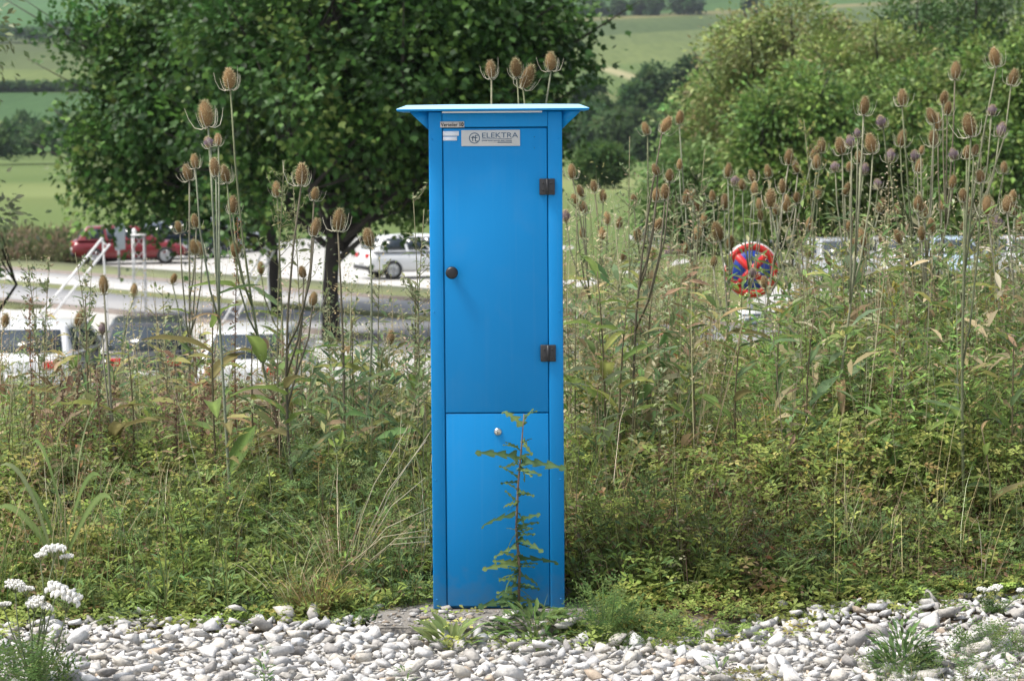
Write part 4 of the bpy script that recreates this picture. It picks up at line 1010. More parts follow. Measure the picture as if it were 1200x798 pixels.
tag(add('meadow_scrub', sc_.mesh('meadow_scrub', M['leaf'])), 'brownish green scrub at the near edge of the meadow on the left', 'scrub', kind='stuff')

# ------------------------------------------------------------------ teasels
def teasel_head(seed, purple=False):
    r = np.random.default_rng(seed); L_ = LB()
    # unit height 1, egg shaped, set with outward pointing spines; base core
    kk, mm = 10, 9
    prof = [(.02 if i in (0, mm - 1) else .255 * math.sin(math.pi * ((i + .35) / (mm - .2)) ** .88) ** .72, i / (mm - 1)) for i in range(mm)]
    m = MB(); m.lathe(prof, kk)
    V = np.concatenate(m.v); F4 = np.concatenate(m.f4); F = np.concatenate([F4[:, [0, 1, 2]], F4[:, [0, 2, 3]]])
    rust = np.array([.19, .12, .056]); tan = np.array([.52, .43, .25]); gre = np.array([.47, .42, .23])
    w = r.random()
    core = rust * (.7 + .8 * r.random())
    if purple is True: core = np.array([.22, .17, .17])
    L_.put(V, F, np.tile(core, (len(V), 1)))
    n = 520; t = r.uniform(.02, .99, n); a = r.uniform(0, 6.283, n)
    rr = np.interp(t, [p[1] for p in prof], [p[0] for p in prof])
    rad = np.stack([np.cos(a), np.sin(a), np.zeros(n)], 1)
    P = rad * rr[:, None] + np.stack([0 * t, 0 * t, t], 1)
    D = rad + np.array([0, 0, 1]) * (.35 + .9 * (t - .3))[:, None] + r.normal(0, .15, (n, 3))
    tip = (tan if w < .55 else gre) * r.uniform(.75, 1.12)
    c = tip[None] * r.uniform(.7, 1.25, (n, 1))
    if purple: s = (t > .35) & (t < .68); c[s] = np.array([.34, .24, .36]) * r.uniform(.8, 1.2, (s.sum(), 1))
    T = (np.array([(.075, 0, 0), (-.075, 0, 0), (0, 1, 0)]), np.array([(0, 1, 2)]))
    L_.put(*leaves(T, P, D, r.normal(0, 1, (n, 3)), np.where(t > .9, .15, .12) * r.uniform(.7, 1.2, n), c))
    return L_.mesh('head', M['dry'])
def teasel_bracts(seed):
    r = np.random.default_rng(seed); m = MB()
    for i in range(9):
        a = i * .698 + r.uniform(-.3, .3); l_ = r.uniform(.7, 1.05) * (1.3 if i % 3 == 0 else .75); u = np.array([math.cos(a), math.sin(a), 0]); e = r.uniform(.2, .6)
        e = r.uniform(.35, 1.0)
        P = [u * .03, u * (.14 * l_ + .12) + (0, 0, -.07), u * (.33 * l_ + .14) + (0, 0, -.03 + .10 * e), u * (.46 * l_ + .15) + (0, 0, .16 + .28 * e * l_), u * (.58 * l_ + .15 - .08 * e) + (0, 0, .30 + .62 * e * l_)]
        m.tube(P, [.024, .021, .016, .010, .003], 4, c=np.array((.60, .57, .44)) * r.uniform(.8, 1.15))
    return m.mesh('bracts', M['stalk'], col=True)
HEADS = [teasel_head(i) for i in range(10)]; PHEADS = [teasel_head(20 + i, True) for i in range(3)]; BRACTS = [teasel_bracts(i) for i in range(6)]
def big_leaf(seed, col, w=.11, droop=.5, curl=.08):
    """lanceolate teasel leaf of unit length with a pale midrib"""
    r = np.random.default_rng(seed); n = 9; V, F = [], []; C = []
    for i in range(n):
        t = i / (n - 1); ww = w * (math.sin(math.pi * min(1, t * .93 + .07)) ** .7) * (1 - .2 * t); z = -droop * t * t * .5
        wob = r.normal(0, .012, 2)
        for u, h in ((-1, curl), (-.5, curl * .35), (0, 0), (.5, curl * .35), (1, curl)):
            V.append((u * ww, t, z + h * ww * 6 + wob[0] * abs(u))); C.append(np.array(col) * (1.5 if u == 0 else 1.0) * r.uniform(.85, 1.15) if r.random() > .06 else np.array((.30, .22, .09)))
    for i in range(n - 1):
        for j in range(4):
            a = i * 5 + j; F.append((a, a + 1, a + 6, a + 5))
    return npmesh('leaf', V, np.array(F), M['leaf'], col=np.array(C), smooth=True)
LEAFM = [big_leaf(i, c, w_, d_) for i, (c, w_, d_) in enumerate([((.10, .16, .04), .12, .5), ((.14, .20, .05), .13, .9), ((.09, .14, .06), .10, .3), ((.20, .22, .06), .12, .7), ((.17, .15, .06), .13, .8), ((.24, .17, .09), .08, 1.3)])]
# (px, py of the head's middle, px height, p = lilac flowering ring)
HL = [(270, 91, 27), (244, 131, 35), (256, 163, 15), (247, 166, 13, 1), (222, 200, 22), (229, 188, 18), (266, 203, 21), (253, 195, 22), (273, 238, 24), (211, 265, 15), (230, 258, 18), (229, 288, 20), (237, 289, 20), (276, 291, 21), (202, 325, 15), (122, 331, 26), (157, 339, 17), (90, 371, 22), (120, 383, 17, 1), (353, 203, 28), (325, 221, 18), (368, 225, 18), (368, 264, 25), (396, 256, 28), (434, 277, 25), (306, 313, 17), (356, 318, 16), (366, 350, 17), (457, 395, 18), (5, 375, 18), (69, 427, 16), (88, 431, 15), (16, 500, 16)]
HC = [(576, 79, 25), (613, 87, 33), (646, 70, 26), (606, 78, 24)]
HR = [(671, 199, 21), (686, 242, 17), (707, 228, 18), (712, 254, 18), (683, 271, 16), (664, 252, 17, 1), (706, 273, 16), (749, 274, 20), (768, 227, 18), (759, 149, 17), (776, 143, 24), (796, 137, 17), (796, 192, 14), (766, 262, 19), (765, 298, 15), (803, 230, 18), (812, 228, 15), (820, 240, 18), (835, 228, 16), (849, 236, 18), (853, 199, 18), (901, 199, 18), (903, 231, 24), (890, 238, 16), (892, 251, 15), (922, 238, 20), (924, 182, 22), (935, 194, 17), (952, 178, 18), (957, 189, 18), (963, 170, 18), (987, 170, 22), (998, 164, 16, 1), (1005, 155, 12, 1), (1012, 122, 25), (1023, 166, 26), (1035, 141, 16, 1), (1012, 197, 15, 1), (1008, 183, 16), (1029, 214, 13, 1), (979, 194, 14, 1), (1055, 161, 21), (1057, 113, 22), (1072, 182, 15, 1), (1079, 175, 12), (1095, 134, 21), (1099, 142, 20), (1105, 113, 20), (1094, 160, 22), (1110, 125, 19), (1119, 82, 22), (1119, 179, 17, 1), (1133, 177, 18), (1115, 212, 18), (1138, 145, 29), (1141, 174, 16), (1168, 66, 23), (1185, 88, 23), (1162, 128, 15, 1), (1171, 150, 20, 1), (844, 270, 24), (815, 272, 19), (855, 283, 19), (882, 318, 14, 1), (897, 330, 16), (1013, 277, 23), (1056, 275, 21), (1075, 236, 22), (1084, 246, 17), (1051, 246, 18), (1030, 240, 18), (1092, 264, 18), (1136, 240, 20), (1130, 228, 16), (1157, 240, 24), (1163, 244, 18), (1180, 238, 22), (1189, 244, 18), (1195, 262, 20), (990, 220, 17), (948, 262, 16), (1115, 291, 15), (973, 304, 15), (1056, 309, 15), (743, 233, 15), (730, 300, 15), (870, 215, 15), (1150, 205, 17), (1176, 195, 16), (836, 305, 15), (785, 205, 15)]
def ordinal(n): return (['first', 'second', 'third', 'fourth', 'fifth', 'sixth', 'seventh', 'eighth', 'ninth', 'tenth', 'eleventh', 'twelfth', 'thirteenth', 'fourteenth', 'fifteenth', 'sixteenth', 'seventeenth', 'eighteenth', 'nineteenth', 'twentieth', 'twenty-first', 'twenty-second', 'twenty-third', 'twenty-fourth', 'twenty-fifth', 'twenty-sixth', 'twenty-seventh', 'twenty-eighth', 'twenty-ninth', 'thirtieth', 'thirty-first', 'thirty-second', 'thirty-third', 'thirty-fourth', 'thirty-fifth', 'thirty-sixth', 'thirty-seventh', 'thirty-eighth', 'thirty-ninth', 'fortieth', 'forty-first', 'forty-second', 'forty-third', 'forty-fourth', 'forty-fifth'] + ['%d%s' % (q, 'th') for q in range(46, 120)])[n]
WORDS = {1: 'one head', 2: 'two heads', 3: 'three heads', 4: 'four heads', 5: 'five heads', 6: 'six heads'}
def cluster(H_, dx):
    plants = []
    for h in sorted(H_, key=lambda q: q[1]):
        best = None
        for p in plants:
            if len(p) < 5 and abs(p[0][0] - h[0]) < dx and h[1] - p[0][1] > 8 and h[2] <= p[0][2] + 2:
                d = abs(p[0][0] - h[0])
                if best is None or d < best[0]: best = (d, p)
        if best: best[1].append(h)
        else: plants.append([h])
    return sorted(plants, key=lambda p: p[0][0])
STEMC = [(0.218, 0.218, 0.14), (0.174, 0.192, 0.105), (0.252, 0.243, 0.174), (0.148, 0.131, 0.087), (0.192, 0.209, 0.14)]
def teasel(heads, label, group, Y=None, seed=0):
    r = random.Random(seed * 13 + int(heads[0][0])); rr = np.random.default_rng(seed + int(heads[0][0]))
    hmax = max(h[2] for h in heads)
    Y = Y or min(12.6, max(8.9, FPX * r.uniform(.078, .092) / hmax))
    tops = []
    for h in heads:
        Yh = Y + (r.uniform(-.14, .14) if h is not heads[0] else 0)
        p = at(h[0], h[1] + h[2] * .5, Yh); tops.append((np.array(p), h[2] * Yh / FPX, len(h) > 3))
    t0 = tops[0][0]
    bx, by = t0[0] + r.gauss(0, .13), Y + r.uniform(-.1, .1)
    base = np.array([bx, by, float(gz(bx, by)) - .02])
    root = empty('teasel', base); tag(root, label, 'teasel', group)
    sc = np.array(r.choice(STEMC)) * r.uniform(.85, 1.15); m = MB()
    r_b = r.gauss(0, .035)
    def main(t): return base + (t0 - base) * t + np.array([math.sin(t * 3.1) * r_b, 0, 0])
    ts = np.linspace(0, 1, 7); P = np.array([main(t) for t in ts]) - base; P[-1] = t0 - base
    m.tube(P, np.linspace(.0068, .0036, 7), 6, c=sc)
    for (p, s, pu) in tops[1:]:
        frac = np.clip((p[2] - base[2]) / (t0[2] - base[2]), .2, 1) * r.uniform(.50, .70)
        q = main(frac); dx = p - q
        m.tube(np.array([q, q + dx * (.42, .42, .22), q + dx * (.85, .85, .62), p]) - base, [.0044, .0040, .0035, .0030], 5, c=sc * r.uniform(.9, 1.1))
    n = 26; tt = rr.uniform(.25, .97, n); pr = np.array([main(t) for t in tt]) - base; aa = rr.uniform(0, 6.28, n)   # prickles on the stem
    for q, a in zip(pr, aa): m.tube([q, q + np.array([math.cos(a) * .016, math.sin(a) * .016, -.004])], [.0022, .0004], 3, c=sc, cap=False)
    add('stem', m.mesh('stem', M['stalk'], smooth=True, col=True), root)
    for (p, s, pu) in tops:
        s *= r.uniform(.82, 1.0); hm = r.choice(PHEADS if pu else HEADS)
        tilt = (r.gauss(0, .16), r.gauss(0, .2), r.uniform(0, 6.28))
        fat = r.uniform(1.05, 1.3) if s < .055 else r.uniform(.95, 1.12)
        if pu: fat *= 1.15
        h = add('head', hm, root, loc=p - base, rot=tilt, scale=(s * fat, s * fat, s))
        add('bracts', r.choice(BRACTS), h, scale=r.uniform(.75, 1.05))
    Ht = t0[2] - base[2]
    for q in range(r.choice((5, 6, 8, 9))):
        t = r.uniform(.18, .62); z = main(t) - base
        l_ = r.uniform(.10, .27) * (1.2 - .5 * t)
        add('leaf', r.choice(LEAFM[:4] if r.random() < .75 else LEAFM[3:]), root, loc=z, rot=(r.uniform(.15, .9), r.uniform(-.3, .3), r.uniform(0, 6.28)), scale=l_)
    return root
g1, g2 = 'teasels left of the cabinet', 'teasels right of the cabinet'
pl_ = cluster(HL, 26)
for i, p in enumerate(pl_): teasel(p, 'dried teasel with %s, %s from the left among those left of the cabinet' % (WORDS[len(p)], ordinal(i)), g1, seed=i)
for p, lb in zip(([HC[0]], [HC[1], HC[3]], [HC[2]]), ('teasel with white bracts showing above the left half of the cabinet roof', 'large brown teasel head pair above the middle of the cabinet roof', 'tallest teasel head above the right half of the cabinet roof')):
    teasel(p, lb, 'teasels behind the cabinet roof', Y=9.0 + .2 * (p[0][0] % 3), seed=p[0][0])
rq = random.Random(5)
for _ in range(70):                                    # smaller heads lower in the stand
    u = rq.uniform(668, 1200); v = rq.uniform(200, 350) - (u - 668) / 532 * 40
    if all(abs(u - h[0]) + abs(v - h[1]) > 14 for h in HR) and not (842 < u < 920 and v > 270): HR.append((u, v, rq.uniform(13, 19)) + ((1,) if rq.random() < .12 else ()))
pr_ = cluster(HR, 24)
nr = len(pr_)
for i, p in enumerate(pr_):
    side = 'counting rightwards from the cabinet' if i < nr // 2 else 'counting leftwards from the right edge'
    teasel(p, 'dried teasel with %s, %s %s' % (WORDS[len(p)], ordinal(i if i < nr // 2 else nr - 1 - i), side), g2, seed=50 + i)
print('teasels', len(pl_), len(pr_))

# ------------------------------------------------------------------ single weeds one can pick out
def stem_pts(base, top, bow=.03, n=6, seed=0):
    r = random.Random(seed); b, t = np.array(base, float), np.array(top, float); ts = np.linspace(0, 1, n)
    off = np.array([r.uniform(-1, 1), r.uniform(-1, 1), 0]) * bow
    return np.array([b + (t - b) * q + off * math.sin(q * math.pi) for q in ts])
def stalk_plant(name, label, cat, group, px, py_top, Y, dpx=0, style='wispy', cols=GREY, seed=0, scol=(.22, .21, .12), n=60, sz=.03, tmin=.3, rad=.004):
    """a weed rooted in the bank whose tip shows at (px, py_top)"""
    r = np.random.default_rng(seed + 500); top = np.array(at(px, py_top, Y)); bx = top[0] + dpx * Y / FPX
    base = np.array([bx, Y, float(gz(bx, Y)) - .01]); root = empty(name, base); tag(root, label, cat, group)
    P = stem_pts(base, top, .04, 7, seed) - base; H = top[2] - base[2]
    m = MB(); m.tube(P, np.linspace(rad, rad * .35, 7), 5, c=scol)
    def on(t): i = np.clip(t * 6, 0, 5.999); k_ = i.astype(int); f = (i - k_)[:, None]; return P[k_] * (1 - f) + P[k_ + 1] * f
    L_ = LB()
    if style == 'wispy':
        nb_ = 16; t = np.sort(r.uniform(tmin, .98, nb_)); q = on(t)
        for i in range(nb_):
            a = r.uniform(0, 6.28); l_ = H * .16 * (1.15 - t[i]) * r.uniform(.5, 1.3) + .03
            e = q[i] + np.array([math.cos(a) * l_ * .7, math.sin(a) * l_ * .7, l_ * .9]); mid = (q[i] + e) / 2 + np.array([math.cos(a), math.sin(a), -.3]) * l_ * .12
            m.tube([q[i], mid, e], [rad * .4, rad * .3, rad * .15], 4, c=scol)
            k_ = n // 8; u = r.uniform(.1, 1, k_)[:, None]; pp = q[i] * (1 - u) + e * u
            L_.put(*leaves(T_simple, pp, r.normal(0, 1, (k_, 3)) + (0, 0, .6), r.normal(0, 1, (k_, 3)) + (0, 0, .6), sz * r.uniform(.5, 1.2, k_), pal(k_, cols)))
        t = r.uniform(.05, .9, n // 2); k_ = len(t); a = r.uniform(0, 6.28, k_)
        L_.put(*leaves(T_lance, on(t), np.stack([np.cos(a), np.sin(a), r.uniform(0, .9, k_)], 1), r.normal(0, .3, (k_, 3)) + (0, 0, 1), sz * 2.2 * r.uniform(.5, 1.2, k_), pal(k_, cols)))
        add('foliage', L_.mesh('foliage', M['leaf']), root)
    elif style == 'spike':
        t = np.linspace(tmin, 1, n * 3); k_ = len(t); pp = on(t) + r.normal(0, .005, (k_, 3))
        L_.put(*leaves(T_simple, pp, r.normal(0, 1, (k_, 3)), r.normal(0, 1, (k_, 3)), sz * .55 * r.uniform(.6, 1.3, k_), pal(k_, cols)))
        add('seed_spike', L_.mesh('seed_spike', M['dry']), root)
    elif style == 'leafy':
        for i in range(n):
            t = np.array([tmin + (.97 - tmin) * i / max(1, n - 1)]); a = i * 2.4 + r.uniform(-.4, .4)
            add('leaf', LEAFM[int(r.choice(cols))], root, loc=on(t)[0], rot=(r.uniform(.2, 1.0), r.uniform(-.3, .3), a), scale=sz * r.uniform(.7, 1.2) * (1.15 - .5 * t[0]))
    add('stem', m.mesh('stem', M['stalk'], smooth=True, col=True), root)
    return root
gw = 'airy thin stemmed weeds'
for i, (px, py, Y, dp, lb, cc) in enumerate([
    (30, 298, 10.2, 8, 'airy grey green weed nearest the left edge before the road', GREY), (58, 312, 10.6, -6, 'airy grey green weed before the white rail frame', GREY),
    (88, 296, 10.0, 5, 'airy grey weed crossing the top of the left rail frame', GREY), (108, 305, 10.9, -4, 'thin airy weed just left of the lattice mast', GREY),
    (333, 188, 9.6, -8, 'tall airy pale green weed between two teasels before the slim trunk', [(.22, .26, .11), (.28, .30, .14), (.16, .2, .08)]), (343, 205, 9.9, 6, 'second airy pale weed just right of the slim maple trunk', [(.22, .26, .11), (.2, .22, .1)]),
    (484, 226, 9.3, -5, 'airy weed with fine tips touching the cabinet left side', GREY), (497, 245, 9.5, -14, 'airy weed leaning half behind the cabinet left edge', GREY), (445, 305, 9.8, 6, 'airy weed below the teasel nearest the cabinet left side', GREY),
    (412, 330, 10.1, -4, 'airy weed before the thicker maple trunk', GREY), (190, 335, 10.3, 4, 'airy weed right of the lattice mast', GREY), (383, 350, 10.4, 8, 'short airy weed between the maple trunks and the cabinet', GREY),
    (676, 225, 9.6, -4, 'airy weed nearest the cabinet right side', GREY), (738, 160, 10.4, 10, 'tall thin airy weed left of the three teasel heads', GREY), (826, 175, 11.0, -5, 'airy weed before the pale green tree', GREY),
    (942, 140, 11.2, 4, 'tall airy yellow green weed before the domed tree', [(.26, .28, .08), (.3, .28, .1), (.2, .22, .09)]), (1150, 160, 11.2, 6, 'airy weed among the tallest teasels near the right edge', GREY), (1163, 262, 10.4, -4, 'yellow tipped airy weed low at the right edge', [(.34, .30, .06), (.24, .26, .08)]),
    (1042, 330, 9.7, 62, 'yellow green flowering weed leaning left over the bright leafy patch', [(.30, .27, .05), (.24, .25, .07), (.36, .30, .07)]), (985, 285, 10.1, 8, 'yellow flowered weed before the silver car', [(.36, .32, .05), (.2, .22, .07)])]):
    stalk_plant('airy_weed', lb, 'weed', gw, px, py, Y, dp, 'wispy', cc, i, n=70, sz=.024)
gd = 'brown seeding docks'
for i, (px, py, Y, dp, lb) in enumerate([(72, 440, 9.3, 3, 'brown seeding dock, leftmost of the brown stalks left of the cabinet'), (93, 425, 9.4, -3, 'tall brown dock stalk second from the left edge'), (113, 432, 9.2, 4, 'brown dock stalk third from the left edge'),
    (136, 446, 9.4, -2, 'brown dock stalk fourth from the left edge'), (207, 462, 9.2, 2, 'dark brown dock stalk below the big olive teasel leaf'), (240, 452, 9.5, 3, 'brown dock stalk fifth from the left edge in the weeds'), (318, 455, 9.2, -2, 'slim brown dock stalk below the slim maple trunk'),
    (279, 258, 9.6, -6, 'rust coloured dock spike beside the lower left teasel heads'), (34, 345, 9.7, 2, 'rust brown dock spike before the white hatchback'), (832, 565, 8.75, 1, 'grey dead stalk low on the bank right of the cabinet'), (893, 628, 8.6, -3, 'small grey dead seed stalk near the gravel right of the cabinet')]):
    dead = i > 8
    stalk_plant('dock_stalk', lb, 'dock', gd, px, py, Y, dp, 'spike', [(.30, .25, .19), (.24, .19, .14)] if dead else ([(.26, .13, .06), (.2, .1, .05)] if i in (7, 8) else [(.15, .10, .065), (.20, .13, .085), (.11, .07, .05)]), 40 + i, scol=(.16, .11, .08), n=70 if not dead else 110, sz=.028, tmin=.25)
gl = 'leafy weeds with big lance shaped leaves'
for i, (px, py, Y, dp, n, sz, cc, lb) in enumerate([(250, 345, 9.2, 6, 9, .30, (4, 4, 1, 0), 'weed with large olive leaves below the tallest left teasels'), (487, 330, 9.5, -4, 9, .15, (0, 2, 2), 'upright blue green leafy weed touching the cabinet left side'), (340, 390, 9.5, 4, 8, .15, (2, 0), 'blue green leafy weed before the white car under the maples'),
    (412, 372, 9.8, 0, 8, .14, (2, 3), 'leafy weed left of the blue green one by the cabinet'), (700, 318, 9.5, 6, 9, .27, (1, 3, 1), 'weed with bright yellow green leaves right of the cabinet'), (735, 352, 9.3, -4, 8, .24, (1, 0, 3), 'bright green leafy weed second to the right of the cabinet'),
    (806, 372, 9.3, 0, 8, .20, (0, 2), 'green leafy weed on a dark stem left of the round sign'), (868, 385, 9.4, 2, 8, .22, (0, 2, 4), 'leafy weed directly below the round sign'), (913, 372, 9.5, -2, 8, .22, (0, 2, 2), 'blue green leafy weed right of the round sign'),
    (955, 360, 9.3, 2, 8, .20, (0, 2), 'leafy weed left of the bright green patch'), (1000, 250, 10.2, 2, 7, .24, (2, 0), 'tall weed with long narrow leaves before the silver car'), (1130, 330, 9.8, 3, 8, .2, (0, 3), 'leafy weed before the pale blue car'), (1188, 400, 9.0, 4, 7, .26, (2, 2, 0), 'weed with pale broad leaves at the right edge'),
    (1150, 500, 8.7, 2, 6, .18, (4, 5, 1), 'dock with reddish spotted leaves low at the right'), (100, 345, 9.6, 2, 7, .13, (2, 0), 'dark green leafy weed by the foot of the left rail frame'), (150, 410, 9.3, -3, 7, .17, (0, 3), 'leafy weed before the dark grey car'), (295, 405, 9.4, 3, 7, .2, (3, 4, 5), 'weed with yellowing leaves under the two maple trunks'), (765, 335, 9.8, 0, 8, .2, (0, 2, 3), 'leafy weed left of the navy car'), (1060, 395, 9.3, 0, 8, .17, (1, 0), 'fresh green leafy weed in the bright patch')]):
    stalk_plant('leafy_weed', lb, 'weed', gl, px, py, Y, dp, 'leafy', cc, 80 + i, n=n, sz=sz, tmin=.12, scol=(.13, .11, .06), rad=.006)

# prickly weed growing up in front of the cabinet door
def lobed_leaf(seed, col):
    r = np.random.default_rng(seed); V, F, C = [], [], []
    n = 15; w = [.03]
    for i in range(n):
        t = i / (n - 1); lobe = (i % 4 in (1, 2)); ww = (.125 if lobe else .04) * (1 - .5 * t) * r.uniform(.8, 1.2) + .008; z = -.22 * t * t
        sw = -.06 if lobe else .02
        V += [(-ww, t + sw, z + ww * .35), (0, t, z), (ww, t + sw, z + ww * .35)]
        C += [np.array(col) * r.uniform(.85, 1.1), np.array(col) * 1.35, np.array(col) * r.uniform(.85, 1.1)]
    for i in range(n - 1):
        a = i * 3; F += [(a, a + 1, a + 4, a + 3), (a + 1, a + 2, a + 5, a + 4)]
    return npmesh('leaf', V, np.array(F), M['leaf'], col=np.array(C))
LOB = [lobed_leaf(i, c) for i, c in enumerate([(.075, .135, .05), (.095, .155, .055), (.06, .115, .045), (.14, .20, .065)])]
Yw = 7.90
wb_ = np.array(at(606, 722, Yw)); wb_[2] = -.01; wt_ = np.array(at(616, 486, Yw - .02))
pw = empty('prickly_weed', wb_); tag(pw, 'tall spindly weed with lobed leaves growing up the front of the cabinet', 'weed')
Pw = np.array([at(607, 722, Yw), at(609, 670, Yw), at(605, 620, Yw), at(607, 570, Yw), at(611, 525, Yw - .01), at(614, 485, Yw - .02)]) - wb_
MB().tube(Pw, [.0055, .005, .0046, .004, .003, .0016], 6, c=(.16, .10, .075)).build('stem', simple('weed_stem', (.17, .115, .085), .7, noise=.2, nscale=60), pw, smooth=True)
def wleaf(p0, p1, tw=0.0, k=0, dy=0.0):
    a, b = np.array(at(*p0, Yw)) - wb_, np.array(at(p1[0], p1[1], Yw + dy)) - wb_
    d = Vector(b - a); q = d.to_track_quat('Y', 'Z').to_matrix() @ Matrix.Rotation(tw, 3, 'Y')
    o = add('leaf', LOB[k % 4], pw, loc=a, scale=d.length * 1.02); o.rotation_euler = q.to_euler()
for i, (a, b) in enumerate([((611, 541), (657, 544)), ((606, 536), (565, 526)), ((604, 604), (559, 609)), ((613, 500), (588, 474)), ((614, 488), (628, 480)), ((612, 498), (621, 478)), ((607, 560), (588, 543)), ((613, 515), (619, 530)),
    ((606, 580), (624, 576)), ((607, 590), (594, 574)), ((605, 612), (626, 600)), ((606, 625), (590, 640)), ((607, 632), (632, 640)), ((606, 640), (578, 650)), ((607, 655), (655, 652)), ((606, 660), (568, 664)), ((607, 668), (586, 686)), ((607, 672), (634, 682)), ((606, 684), (583, 697)), ((608, 690), (628, 700)),
    ((612, 530), (600, 518)), ((610, 548), (620, 560)), ((606, 600), (618, 612)), ((606, 646), (622, 660)), ((611, 520), (622, 512)), ((607, 650), (596, 662)), ((606, 700), (566, 707)), ((607, 702), (640, 706))]):
    wleaf(a, b, rnd.choice((-1, 1)) * rnd.uniform(.5, 1.2), i, rnd.uniform(-.10, .04))

for i in range(46):
    py = 714 - 200 * rnd.random() ** 1.7; a = rnd.choice((-1, 1)); l_ = rnd.uniform(10, 26)
    wleaf((607, py), (607 + a * l_, py - rnd.uniform(-6, 14)), rnd.choice((-1, 1)) * rnd.uniform(.3, 1.3), i, rnd.uniform(-.08, .05))
def clump(name, label, cat, px, py, Y, parts, group=None, seed=0):
    """small ground plant; parts: (part name, template, count, size, colours, radius, height, tilt, material)"""
    r = np.random.default_rng(seed + 900); p = at(px, py, Y); x0, y0 = p.x, Y
    z0_ = max(float(gz(x0, y0)), -.035 if y0 < edge(x0) else -9)
    root = empty(name, (x0, y0, z0_)); tag(root, label, cat, group)
    for (pn, T, n, sz, cols, rad, hh, tilt, mt) in parts:
        a = r.uniform(0, 6.28, n); q = rad * np.sqrt(r.random(n)); t = r.random(n)
        if T is T_blade: P = np.stack([np.cos(a) * q * .35, np.sin(a) * q * .35, np.zeros(n)], 1); D = np.stack([np.cos(a) * q / rad * tilt, np.sin(a) * q / rad * tilt, np.ones(n)], 1)
        else: P = np.stack([np.cos(a) * q, np.sin(a) * q, hh * t * (1.1 - .7 * (q / rad) ** 2)], 1); D = np.stack([np.cos(a), np.sin(a), r.normal(tilt, .4, n)], 1)
        Nn = np.stack([-np.cos(a) * .4, -np.sin(a) * .4, np.ones(n)], 1) + r.normal(0, .3, (n, 3))
        S = sz * r.uniform(.6, 1.2, n)
        if T is T_blade: S = np.stack([S, np.full(n, .04) * r.uniform(.6, 1.2, n)], 1)
        V, F, C = leaves(T, P, D, Nn, S, pal(n, cols))
        add(pn, npmesh(pn, V, F, M[mt], col=C), root)
    return root
FR = [(.14, .21, .06), (.10, .17, .05), (.19, .24, .08)]
DG = [(.10, .18, .055), (.14, .22, .07), (.08, .14, .05)]
g_c = 'small weed clumps on the gravel edge'
clump('weed_clump', 'leafy green weeds crowding the foot of the prickly weed', 'weed', 628, 735, 7.72, [('foliage', T_lance, 260, .06, DG + FR[:1], .13, .10, .5, 'leaf'), ('grass_blades', T_blade, 40, .13, FR, .08, 0, .6, 'leaf')], g_c, 1)
clump('weed_clump', 'feathery dark green weed beside the cabinet right foot', 'weed', 706, 738, 7.68, [('foliage', T_pin, 190, .06, DG + FR, .10, .19, .7, 'leaf'), ('grass_blades', T_blade, 40, .2, DG + FR, .08, 0, .5, 'leaf')], g_c, 2)
clump('weed_clump', 'low feathery green weed spilling onto the gravel right of the cabinet', 'weed', 762, 745, 7.62, [('foliage', T_pin, 260, .05, FR + DG, .15, .09, .5, 'leaf')], g_c, 3)
clump('weed_clump', 'pale green tuft before the cabinet left foot', 'weed', 528, 748, 7.58, [('leaf_tuft', T_lance, 60, .085, [(.22, .27, .10), (.17, .23, .08)], .07, .05, .8, 'leaf')], g_c, 4)
clump('weed_clump', 'dark green upright weed on the gravel at lower right', 'weed', 1058, 770, 7.20, [('foliage', T_lance, 240, .045, DG, .085, .15, .8, 'leaf'), ('foliage', T_pin, 80, .05, FR, .12, .04, .4, 'leaf')], g_c, 5)
clump('weed_clump', 'green weed below a white yarrow at the right gravel edge', 'weed', 1158, 752, 7.38, [('foliage', T_pin, 220, .05, DG + FR, .10, .09, .6, 'leaf')], g_c, 6)
clump('weed_clump', 'thin seedling on the gravel left of the cabinet', 'weed', 310, 792, 7.0, [('foliage', T_lance, 40, .03, DG, .02, .13, .5, 'leaf')], g_c, 7)
clump('weed_clump', 'tiny seedling on the gravel below the slab', 'weed', 476, 796, 6.98, [('foliage', T_lance, 34, .025, DG, .03, .09, .5, 'leaf')], g_c, 8)
clump('weed_clump', 'sparse green weed on the gravel at the lower right corner', 'weed', 1120, 796, 7.0, [('foliage', T_pin, 160, .05, FR + DG, .22, .05, .5, 'leaf')], g_c, 9)
clump('weed_clump', 'thin weed sprig on the gravel right of the feathery weeds', 'weed', 842, 795, 7.02, [('foliage', T_lance, 34, .03, DG, .04, .13, .5, 'leaf')], g_c, 10)
clump('weed_clump', 'low olive tuft on the gravel near the bottom edge right of the cabinet', 'weed', 880, 796, 6.98, [('foliage', T_quin, 120, .022, [(.24, .24, .09), (.2, .18, .08)], .16, .04, .5, 'leaf')], g_c, 11)
# tufts of dry grass left of the cabinet
g_t = 'dry grass tufts'
clump('dry_grass_tuft', 'rust brown dry grass tuft at the gravel edge left of the cabinet', 'grass', 372, 700, 8.08, [('blades', T_blade, 420, .15, [(.34, .22, .09), (.28, .2, .08), (.42, .33, .17), (.2, .2, .06)], .16, 0, .9, 'dry')], g_t, 20)
clump('dry_grass_tuft', 'tall straw grass tuft fanning out just left of the cabinet', 'grass', 400, 680, 8.30, [('blades', T_blade, 60, .42, STRAW, .14, 0, .8, 'dry')], g_t, 21)
clump('dry_grass_tuft', 'pale straw tuft between the dry grass and the yarrow', 'grass', 345, 700, 8.12, [('blades', T_blade, 40, .24, STRAW, .10, 0, .9, 'dry')], g_t, 22)
clump('dry_grass_tuft', 'slim straw stalks on the bank right of the cabinet', 'grass', 990, 668, 8.5, [('blades', T_blade, 14, .42, STRAW, .10, 0, .5, 'dry')], g_t, 23)
